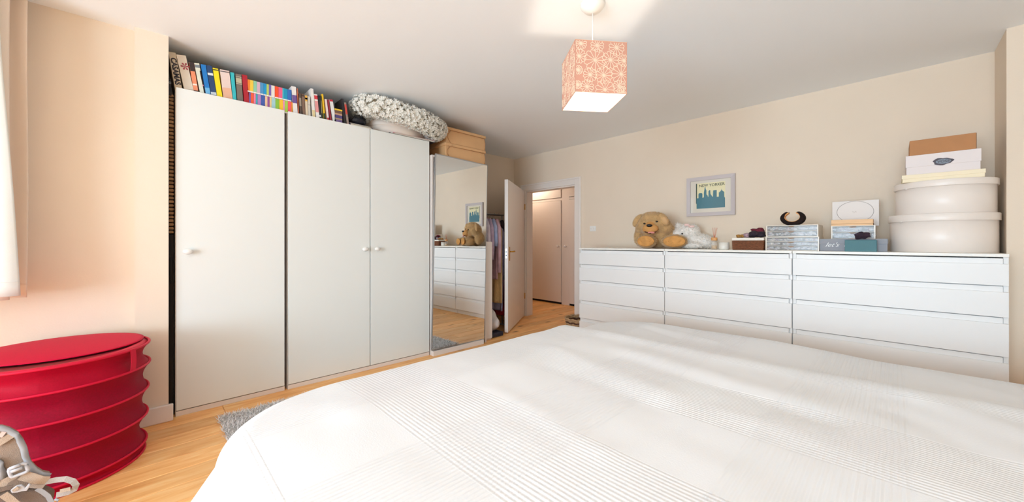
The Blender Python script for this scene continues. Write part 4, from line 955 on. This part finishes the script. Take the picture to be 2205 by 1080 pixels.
MB().lathe([(0, 0.004), (0.3, 0.004), (0.3, 0.008), (0, 0.008)], (hcx, hcy, 0), n=48).build('base', M_redd, hp_)
# top band with the lid tilted back inside it
MB().lathe([(0.318, 0.538), (0.285, 0.545), (0.262, 0.540), (0.262, 0.534), (0.30, 0.536)], (hcx, hcy, 0), n=72).build('top_band', M_redr, hp_)
MB().lathe([(0.0, 0.0), (0.270, -0.001), (0.284, 0.001), (0.284, 0.004), (0.27, 0.005), (0.20, 0.010), (0.10, 0.012), (0.0, 0.0125)], n=72, sx=0.85, sy=1.0, M=Matrix.Translation((hcx-0.052, hcy+0.014, 0.550)) @ Matrix.Rotation(0.03, 4, 'Y')).build('lid', mat('bright_crimson_lid', (206, 2, 56), 0.6, spec=0.2, var=0.08, vscale=220), hp_)
def strp(a0, z0, z1, r): return [(hcx+(r+0.004*math.sin(PI*q/8))*math.cos(a0), hcy+(r+0.004*math.sin(PI*q/8))*math.sin(a0), z0+(z1-z0)*q/8) for q in range(9)]
MB().tube(strp(0.95, 0.44, 0.545, 0.322), 0, flat=(0.028, 0.002), up=(math.cos(0.95), math.sin(0.95), 0)).build('side_strap', M_redr, hp_)

# ------------------------------------------------------------------ baby carrier
KX = -2.20
def K(zx, zy, dx=0.0): return onx(zx/5.4, 880+zy/5.4, KX+dx)
ck = thing('baby_carrier', 'taupe baby carrier with grey piping and white buckles leaning on the hamper', 'baby carrier', (KX, -0.35, 0))
M_tau = mat('taupe_canvas', (150, 132, 118), 0.85, var=0.1, vscale=60, bump=0.4, bscale=400)
M_taud = mat('dark_taupe_canvas', (120, 104, 94), 0.85, bump=0.4, bscale=400)
M_pip = mat('grey_piping', (160, 162, 168), 0.7)
M_web = mat('beige_webbing', (188, 168, 150), 0.75, bump=0.5, bscale=500)
M_webg = mat('light_grey_webbing', (174, 163, 156), 0.75, bump=0.5, bscale=500)
M_buc = mat('pale_grey_buckle', (186, 188, 196), 0.35)
outl = [(-220, 260), (-90, 215), (0, 210), (90, 235), (190, 290), (250, 370), (290, 450), (310, 540), (345, 630), (410, 700), (480, 745), (580, 765), (555, 800), (540, 870), (505, 930), (330, 960), (-220, 960)]
MB().prism([K(*q) for q in outl], (-0.035, 0, 0)).build('back_panel', M_tau, ck, bev=0.008, seg=3)
MB().tube([K(*q, 0.004) for q in [(-220, 262), (-90, 222), (0, 218), (80, 245), (180, 300), (235, 372), (275, 455), (295, 545), (330, 640), (400, 715), (475, 758), (578, 776)]], 0.0085, 10).build('piping', M_pip, ck)
MB().tube([K(*q, 0.006) for q in [(-60, 600), (0, 640), (20, 720), (45, 800)]], 0.009, 10).build('inner_piping', M_pip, ck)
MB().prism([K(*q, 0.02) for q in [(-220, 985), (20, 985), (300, 945), (480, 930), (620, 985), (600, 1110), (560, 1400), (-220, 1500)]], (-0.05, 0, 0)).build('waist_belt', M_taud, ck, bev=0.012, seg=3)
MB().tube([K(*q, 0.024) for q in [(430, 925), (500, 965), (560, 1010), (600, 1090)]], 0, flat=(0.013, 0.003), up=(1, 0, 0)).build('belt_edge', M_pip, ck)
def ribbon(pts, w_, m, nm, up=(1, 0, 0), par=ck): return MB().tube(pts, 0, flat=(w_, 0.003), up=up).build(nm, m, par)
ribbon([K(-60, 420, 0.008), K(40, 365, 0.010), K(150, 295, 0.008)], 0.021, M_web, 'upper_strap')
ribbon([K(0, 290, 0.010), K(50, 300, 0.012)], 0.018, mat('pink_label_tab', (206, 176, 168), 0.8), 'label_tab')
ribbon([K(20, 900, 0.030), K(60, 840, 0.030), K(150, 790, 0.026), K(230, 725, 0.022)], 0.020, M_web, 'buckle_strap')
ribbon([K(250, 770, 0.024), K(370, 800, 0.026), K(460, 830, 0.026), K(550, 835, 0.022)], 0.030, M_web, 'side_strap')
ribbon([K(330, 890, 0.026), K(420, 900, 0.028), K(510, 900, 0.024)], 0.012, M_webg, 'lower_side_strap')
ribbon([K(0, 940, 0.045), K(70, 920, 0.045), K(150, 905, 0.045)], 0.014, M_taud, 'belt_strap')
ribbon([K(40, 990, 0.040), K(110, 1040, 0.040), K(190, 1110, 0.040)], 0.020, M_web, 'diagonal_strap')
# ring buckle
mb = MB(); c_ = (215, 710); rp = []
for q in [2*PI*k/24 for k in range(24)]:
    a = 105*max(-1, min(1, 1.3*math.cos(q))); b_ = 52*max(-1, min(1, 1.3*math.sin(q))); r_ = math.radians(-20)
    rp.append(K(c_[0]+a*math.cos(r_)-b_*math.sin(r_), c_[1]+a*math.sin(r_)+b_*math.cos(r_), 0.034))
mb.tube(rp, 0.0055, 8, closed=True); mb.tube([K(125, 725, 0.036), K(260, 680, 0.036)], 0.007, 8); mb.build('adjuster_buckle', M_buc, ck)
mb = MB(); mb.tube([K(110, 695, 0.040), K(230, 650, 0.040)], 0.006, 8); mb.build('adjuster_bar', M_buc, ck)
mb = MB()
mb.prism([K(*q, 0.058) for q in [(118, 948), (190, 893), (250, 882), (292, 918), (338, 866), (356, 884), (312, 952), (250, 958), (205, 972), (135, 978)]], (-0.008, 0, 0))
mb.build('side_release_buckle', M_buc, ck, bev=0.002)
ribbon([K(150, 952, 0.061), K(185, 930, 0.061), K(215, 908, 0.061)], 0.010, M_web, 'buckle_webbing')
# loop strap lying towards the floor
lp = [K(520, 850, 0.02), K(640, 825, 0.03), K(760, 812, 0.05), K(850, 840, 0.06), K(885, 885, 0.065), K(865, 935, 0.06), K(800, 965, 0.055), K(720, 985, 0.05), K(655, 1000, 0.045)]
ribbon(lp, 0.018, M_webg, 'loop_strap', up=(0.9, 0.2, 0.3))
ribbon([K(700, 955, 0.058), K(760, 940, 0.062), K(820, 925, 0.066)], 0.013, M_web, 'loop_keeper', up=(1, 0, 0))
MB().tube([K(640, 1045, 0.04), K(672, 1060, 0.045), K(665, 1110, 0.045), K(630, 1130, 0.04)], 0.004, 8).build('elastic_loop', M_pip, ck)

# ------------------------------------------------------------------ shaggy rug
rg = thing('shaggy_rug', 'light grey shaggy rug on the oak floor beside the bed', 'rug', (-2.2, 1.3, 0))
MB().box((-2.80, 0.30, 0.001), (-1.55, 2.27, 0.010)).build('backing', mat('rug_backing', (170, 168, 166), 0.95), rg)
mb = MB(); rr = random.Random(3)
for _ in range(26000):
    x_ = rr.uniform(-2.81, -1.9); y_ = rr.uniform(0.29, 2.28)
    if rr.random() < 0.15: x_ = rr.uniform(-2.82, -2.6)
    a = rr.uniform(0, 2*PI); l = rr.uniform(0.012, 0.028); h = rr.uniform(0.012, 0.030); s = 0.0028
    mb.add([(x_-s*math.sin(a), y_+s*math.cos(a), 0.006), (x_+s*math.sin(a), y_-s*math.cos(a), 0.006), (x_+l*math.cos(a), y_+l*math.sin(a), h)], [(0, 1, 2)])
mb.build('pile', mat('grey_shag', (236, 234, 234), 0.9, var=0.2, vscale=60, transl=0.2), rg, kind='stuff')

# ------------------------------------------------------------------ bed and bedspread
bed = thing('bed', 'double bed frame and mattress hidden under the white bedspread', 'bed', (-0.3, 1.4, 0))
MB().box((-1.45, 0.24, 0.10), (1.05, 2.56, 0.24)).build('base', mat('bed_base', (180, 170, 160), 0.9), bed, bev=0.01)
MB().box((-1.45, 0.24, 0.242), (1.05, 2.56, 0.42)).build('mattress', mat('mattress_ticking', (235, 232, 228), 0.9), bed, bev=0.05, seg=4)
for x_ in (-1.35, 0.95):
    for y_ in (0.32, 2.48): MB().lathe([(0.022, 0), (0.03, 0.10), (0, 0.10)], (x_, y_, 0), n=16).build('leg', M_dark, bed)
TOP = 0.497; SR = 0.085
bx0, bx1, by0, by1 = -1.640, 1.085, 0.125, 2.715
def sstep(a, b, x): t = max(0, min(1, (x-a)/(b-a))); return t*t*(3-2*t)
folds = [(-1.25, 1.50, -0.60, 1.36, 0.07, 0.016), (-1.10, 1.28, -0.55, 1.22, 0.05, -0.010), (-1.05, 0.93, -0.55, 0.86, 0.05, 0.010), (-0.95, 1.75, -0.2, 1.62, 0.08, 0.014), (-0.9, 1.62, -0.15, 1.50, 0.05, -0.010),
         (0.05, 1.95, 0.45, 1.70, 0.07, 0.018), (0.02, 1.72, 0.30, 1.40, 0.06, -0.014), (-0.75, 2.42, -1.2, 2.50, 0.05, 0.012), (-1.30, 2.55, -0.85, 2.40, 0.03, 0.008), (-1.2, 2.45, -0.95, 2.36, 0.02, -0.007), (-1.0, 2.50, -0.6, 2.36, 0.02, 0.006),
         (0.1, 2.55, 0.5, 2.25, 0.05, 0.012), (0.18, 2.3, 0.5, 2.02, 0.06, -0.012), (-0.35, 1.35, 0.1, 1.30, 0.06, 0.008), (-1.55, 0.35, -1.2, 0.50, 0.08, 0.006), (-0.3, 0.62, 0.1, 0.50, 0.07, 0.008)]
def bump_h(x, y):
    z = 0.0
    crest = 2.04+0.03*math.sin(x*2.1)
    z -= 0.050*sstep(crest-0.01, crest+0.07, y)
    z += 0.008*math.exp(-((y-crest+0.05)/0.07)**2)
    z -= 0.014*math.exp(-((y-crest-0.13)/0.06)**2)*(0.6+0.4*math.sin(x*5))
    z += 0.016*sstep(-1.55, -1.1, x)*sstep(0.0, -0.5, x)*sstep(2.3, 2.6, y)
    for (x0, y0, x1, y1, w_, a) in folds:
        dx, dy = x1-x0, y1-y0; L2 = dx*dx+dy*dy; t = ((x-x0)*dx+(y-y0)*dy)/L2; tc = max(0, min(1, t))
        d2 = (x-x0-tc*dx)**2+(y-y0-tc*dy)**2
        z += 0.42*a*math.exp(-d2/(w_*w_))
    z += 0.006*noise.noise(Vector((x*1.6, y*3.2, 3.1)))+0.0025*noise.noise(Vector((x*5, y*8, 1.7)))
    z -= 0.018*sstep(-1.2, -1.62, x)
    return z
def spread(a, b):
    rc = 0.30 if (b < 1.4) else 0.20
    ix0, ix1, iy0, iy1 = bx0+SR, bx1, by0+SR, by1-SR
    qx, qy = max(ix0, min(ix1, a)), max(iy0, min(iy1, b))
    if a < ix0+rc:   # rounded foot corners
        cxr = ix0+rc
        for cyr, sgn in ((iy0+rc, -1), (iy1-rc, 1)):
            if (b-cyr)*sgn > 0:
                dx, dy = a-cxr, b-cyr; l = math.hypot(dx, dy)
                if l > rc: qx, qy = cxr+dx/l*rc, cyr+dy/l*rc
                else: qx, qy = a, b
    dx, dy = a-qx, b-qy; d = math.hypot(dx, dy); zt = TOP+bump_h(qx, qy)
    if d < 1e-7: return Vector((a, b, zt)), 0
    nx, ny = dx/d, dy/d; qd = SR*PI/2
    if d < qd:
        t = d/SR; return Vector((qx+nx*SR*math.sin(t), qy+ny*SR*math.sin(t), zt-SR*(1-math.cos(t)))), 0
    dr = d-qd; per = (qx*1.0-qy*1.0)
    fold = 0.030*math.sin(per*19)+0.018*math.sin(per*31+1)
    corner = max(0, -nx)*max(0, -ny)*2
    out = 0.20*dr+fold*min(1, dr/0.25)*(1-0.5*corner)+0.46*corner*dr
    z = max(0.012+0.004*math.sin(per*9), zt-SR-dr*0.97)
    return Vector((qx+nx*(SR+out), qy+ny*(SR+out), z)), dr
st = 0.0125
na = int((bx1-(-2.12))/st); nb = int((3.14-(-0.31))/st)
vs = []; uv = []; drs = []
for j in range(nb+1):
    for i in range(na+1):
        a = -2.12+i*st; b = -0.31+j*st; p, dr = spread(a, b); vs.append(tuple(p)); uv.append((a, b)); drs.append(dr)
fs = []
for j in range(nb):
    for i in range(na):
        q = (j*(na+1)+i, j*(na+1)+i+1, (j+1)*(na+1)+i+1, (j+1)*(na+1)+i)
        if max(drs[k] for k in q) < 0.415: fs.append(q)
me = bpy.data.meshes.new('bedspread'); me.from_pydata(vs, [], fs); me.update()
ul = me.uv_layers.new(name='UVMap')
li = [0]*len(me.loops); me.loops.foreach_get('vertex_index', li)
flat = []
for i in li: flat += uv[i]
ul.data.foreach_set('uv', flat)
me.polygons.foreach_set('use_smooth', [True]*len(me.polygons))
m = bpy.data.materials.new('white_waffle_cotton'); m.use_nodes = True; nt = m.node_tree; P = nt.nodes['Principled BSDF']
P.inputs['Base Color'].default_value = L3(233, 236, 240); P.inputs['Roughness'].default_value = 0.9; P.inputs['Sheen Weight'].default_value = 0.1
uvn = nt.nodes.new('ShaderNodeUVMap'); sp_ = nt.nodes.new('ShaderNodeSeparateXYZ'); nt.links.new(uvn.outputs[0], sp_.inputs[0])
def mth(op, a, b=None, c=None):
    n = nt.nodes.new('ShaderNodeMath'); n.operation = op
    for k, v in enumerate((a, b, c)):
        if v is None: continue
        if isinstance(v, (int, float)): n.inputs[k].default_value = v
        else: nt.links.new(v, n.inputs[k])
    return n.outputs[0]
U, V_ = sp_.outputs[0], sp_.outputs[1]
def band(src, period, lo, width):
    f = mth('FRACT', mth('DIVIDE', mth('SUBTRACT', src, lo), period)); return mth('LESS_THAN', f, width/period)
bandY = band(V_, 0.68, 0.54, 0.35)      # bands running along the bed
bandX = band(U, 0.64, -0.29, 0.32)
ribV = mth('SINE', mth('MULTIPLY', V_, 2*PI/0.0135)); ribU = mth('SINE', mth('MULTIPLY', U, 2*PI/0.0135))
hgt = mth('ADD', mth('MULTIPLY', mth('ADD', ribV, mth('MULTIPLY', ribU, 0.9)), bandY), mth('MULTIPLY', mth('MULTIPLY', ribU, 1.5), bandX))
nz = nt.nodes.new('ShaderNodeTexNoise'); nz.inputs['Scale'].default_value = 220; nt.links.new(uvn.outputs[0], nz.inputs['Vector'])
h2 = mth('ADD', hgt, mth('MULTIPLY', nz.outputs['Fac'], 0.8))
bp_ = nt.nodes.new('ShaderNodeBump'); bp_.inputs['Strength'].default_value = 0.42; bp_.inputs['Distance'].default_value = 0.0012
nt.links.new(h2, bp_.inputs['Height']); nt.links.new(bp_.outputs[0], P.inputs['Normal'])
me.materials.append(m)
bs = bpy.data.objects.new('bedspread', me); C.objects.link(bs)
tag(bs, 'white waffle-weave bedspread draped over the bed to the floor', 'bedspread')
q = bs.modifiers.new('solid', 'SOLIDIFY'); q.thickness = 0.003; q.offset = -1

# ------------------------------------------------------------------ clothes rail behind the door
rk = thing('clothes_rail', 'metal clothes rail behind the open door', 'clothes rail', (-3.42, 3.05, 0))
MB().tube([(-3.42, 2.70, 0.02), (-3.42, 2.70, 1.37)], 0.011).build('post', M_steel, rk); MB().tube([(-3.42, 3.16, 0.02), (-3.42, 3.16, 1.37)], 0.011).build('post', M_steel, rk)
MB().tube([(-3.42, 2.68, 1.38), (-3.42, 3.18, 1.38)], 0.011).build('rail', M_steel, rk)
MB().tube([(-3.60, 2.70, 0.02), (-3.24, 2.70, 0.02)], 0.011).build('foot', M_steel, rk); MB().tube([(-3.60, 3.16, 0.02), (-3.34, 3.16, 0.02)], 0.011).build('foot', M_steel, rk)
def garment(y, rgb, zh, label, wide=0.25, sleeve=0.95, cat='shirt', name='shirt', var=0.15, cx=-3.36):
    cx = min(cx, -3.10-max(0, y-2.86)*0.607-wide-(0.055 if sleeve else 0.02))
    t = thing(name, label, cat, (cx, y, zh), group='garments on the clothes rail')
    mt = mat('garment_%d_%d_%d' % rgb, rgb, 0.85, var=var, vscale=18, bump=0.4, bscale=60)
    zt = 1.335
    def fn(u, v):
        s = 2*u-1; z = zt+(zh-zt)*v
        if v < 0.15: w_ = 0.05+(wide-0.05)*sstep(0, 0.15, v)*1.0
        else: w_ = wide*(1-0.06*v)
        zz = z-0.0 if v > 0 else z
        return (cx+s*w_, y+0.008*math.sin(s*8+v*3+y*40)*(0.4+v)+0.005*math.sin(s*17), zz)
    MB().grid(fn, 36, 24).build('garment_body', mt, t, solid=0.016)
    if sleeve:
        for sg in (-1, 1):
            pts = [(cx+sg*(wide-0.035), y, zt-0.035), (cx+sg*(wide+0.01), y-0.01, zt-0.12), (cx+sg*(wide+0.025), y-0.012, zt-0.28), (cx+sg*(wide+0.02), y-0.01, sleeve)]
            MB().tube(pts, [0.022, 0.026, 0.024, 0.020], 10).build('sleeve', mt, t)
    MB().tube([(cx, y, zt-0.005), (cx, y, 1.362), (-3.42, y, 1.398), (-3.437, y, 1.387)], 0.0022, 6).build('hanger_hook', M_steel, t)
    return t
garment(2.700, (196, 186, 200), 0.80, 'pale lilac-white shirt, nearest garment on the clothes rail', sleeve=0.92)
garment(2.752, (170, 152, 176), 0.72, 'muted mauve shirt behind the lilac-white one', sleeve=0.85, wide=0.26)
garment(2.806, (150, 164, 200), 0.92, 'light blue shirt in the middle of the clothes rail', sleeve=1.0, wide=0.27)
garment(2.862, (186, 150, 160), 0.62, 'dusty pink shirt behind the light blue one', sleeve=0.70, wide=0.25)
garment(2.915, (206, 172, 120), 0.34, 'long tan trousers hanging behind the shirts', sleeve=None, wide=0.27, cat='trousers', name='trousers')
garment(2.965, (168, 164, 198), 0.24, 'long lavender dress hanging behind the tan trousers', sleeve=None, wide=0.29, cat='dress', name='dress')
garment(3.040, (60, 40, 46), 0.30, 'dark coat at the back of the clothes rail', sleeve=0.6, wide=0.26, cat='coat', name='coat')
garment(3.10, (172, 34, 62), 0.15, 'crimson dress at the far end of the clothes rail', sleeve=None, wide=0.27, cat='dress', name='dress')
t = thing('holdall', 'white and grey holdall with a black base on the floor under the clothes', 'bag', (-3.22, 2.76, 0))
mb = MB(); mb.ell((-3.22, 2.76, 0.14), (0.17, 0.085, 0.10)); mb.ell((-3.24, 2.77, 0.21), (0.12, 0.07, 0.08)); q_, n_ = blend(mb, 0.01)
q_.v = [(v[0], v[1], max(0.045, v[2]+0.012*noise.noise(Vector(v)*18))) for v in q_.v]
q_.build('bag_body', mat('white_grey_nylon', (206, 200, 200), 0.6, var=0.2, vscale=14), t)
MB().box((-3.385, 2.68, 0.002), (-3.055, 2.845, 0.050)).build('bag_base', mat('black_nylon_base', (40, 38, 52), 0.6), t, bev=0.012, seg=3)

# ------------------------------------------------------------------ woven basket beside the drawers
wb = thing('woven_basket', 'small zigzag woven straw basket on the floor by the door frame', 'basket', (-2.56, 3.60, 0))
mb = MB(); mb2 = MB()
for k in range(9):
    z = 0.01+k*0.019; r = 0.135+0.004*k
    (mb if k % 3 else mb2).tube([(-2.56+(r+0.004*math.cos(24*q+PI*k))*math.cos(q), 3.60+(r+0.004*math.cos(24*q+PI*k))*math.sin(q), z+0.004*math.sin(12*q)) for q in [2*PI*j/144 for j in range(144)]], 0.0105, 6, closed=True)
mb.build('straw_coils', mat('straw', (188, 156, 118), 0.8, var=0.25, vscale=60), wb, kind='stuff')
mb2.build('dark_straw_coils', mat('dark_straw', (96, 66, 50), 0.8, var=0.25, vscale=60), wb, kind='stuff')
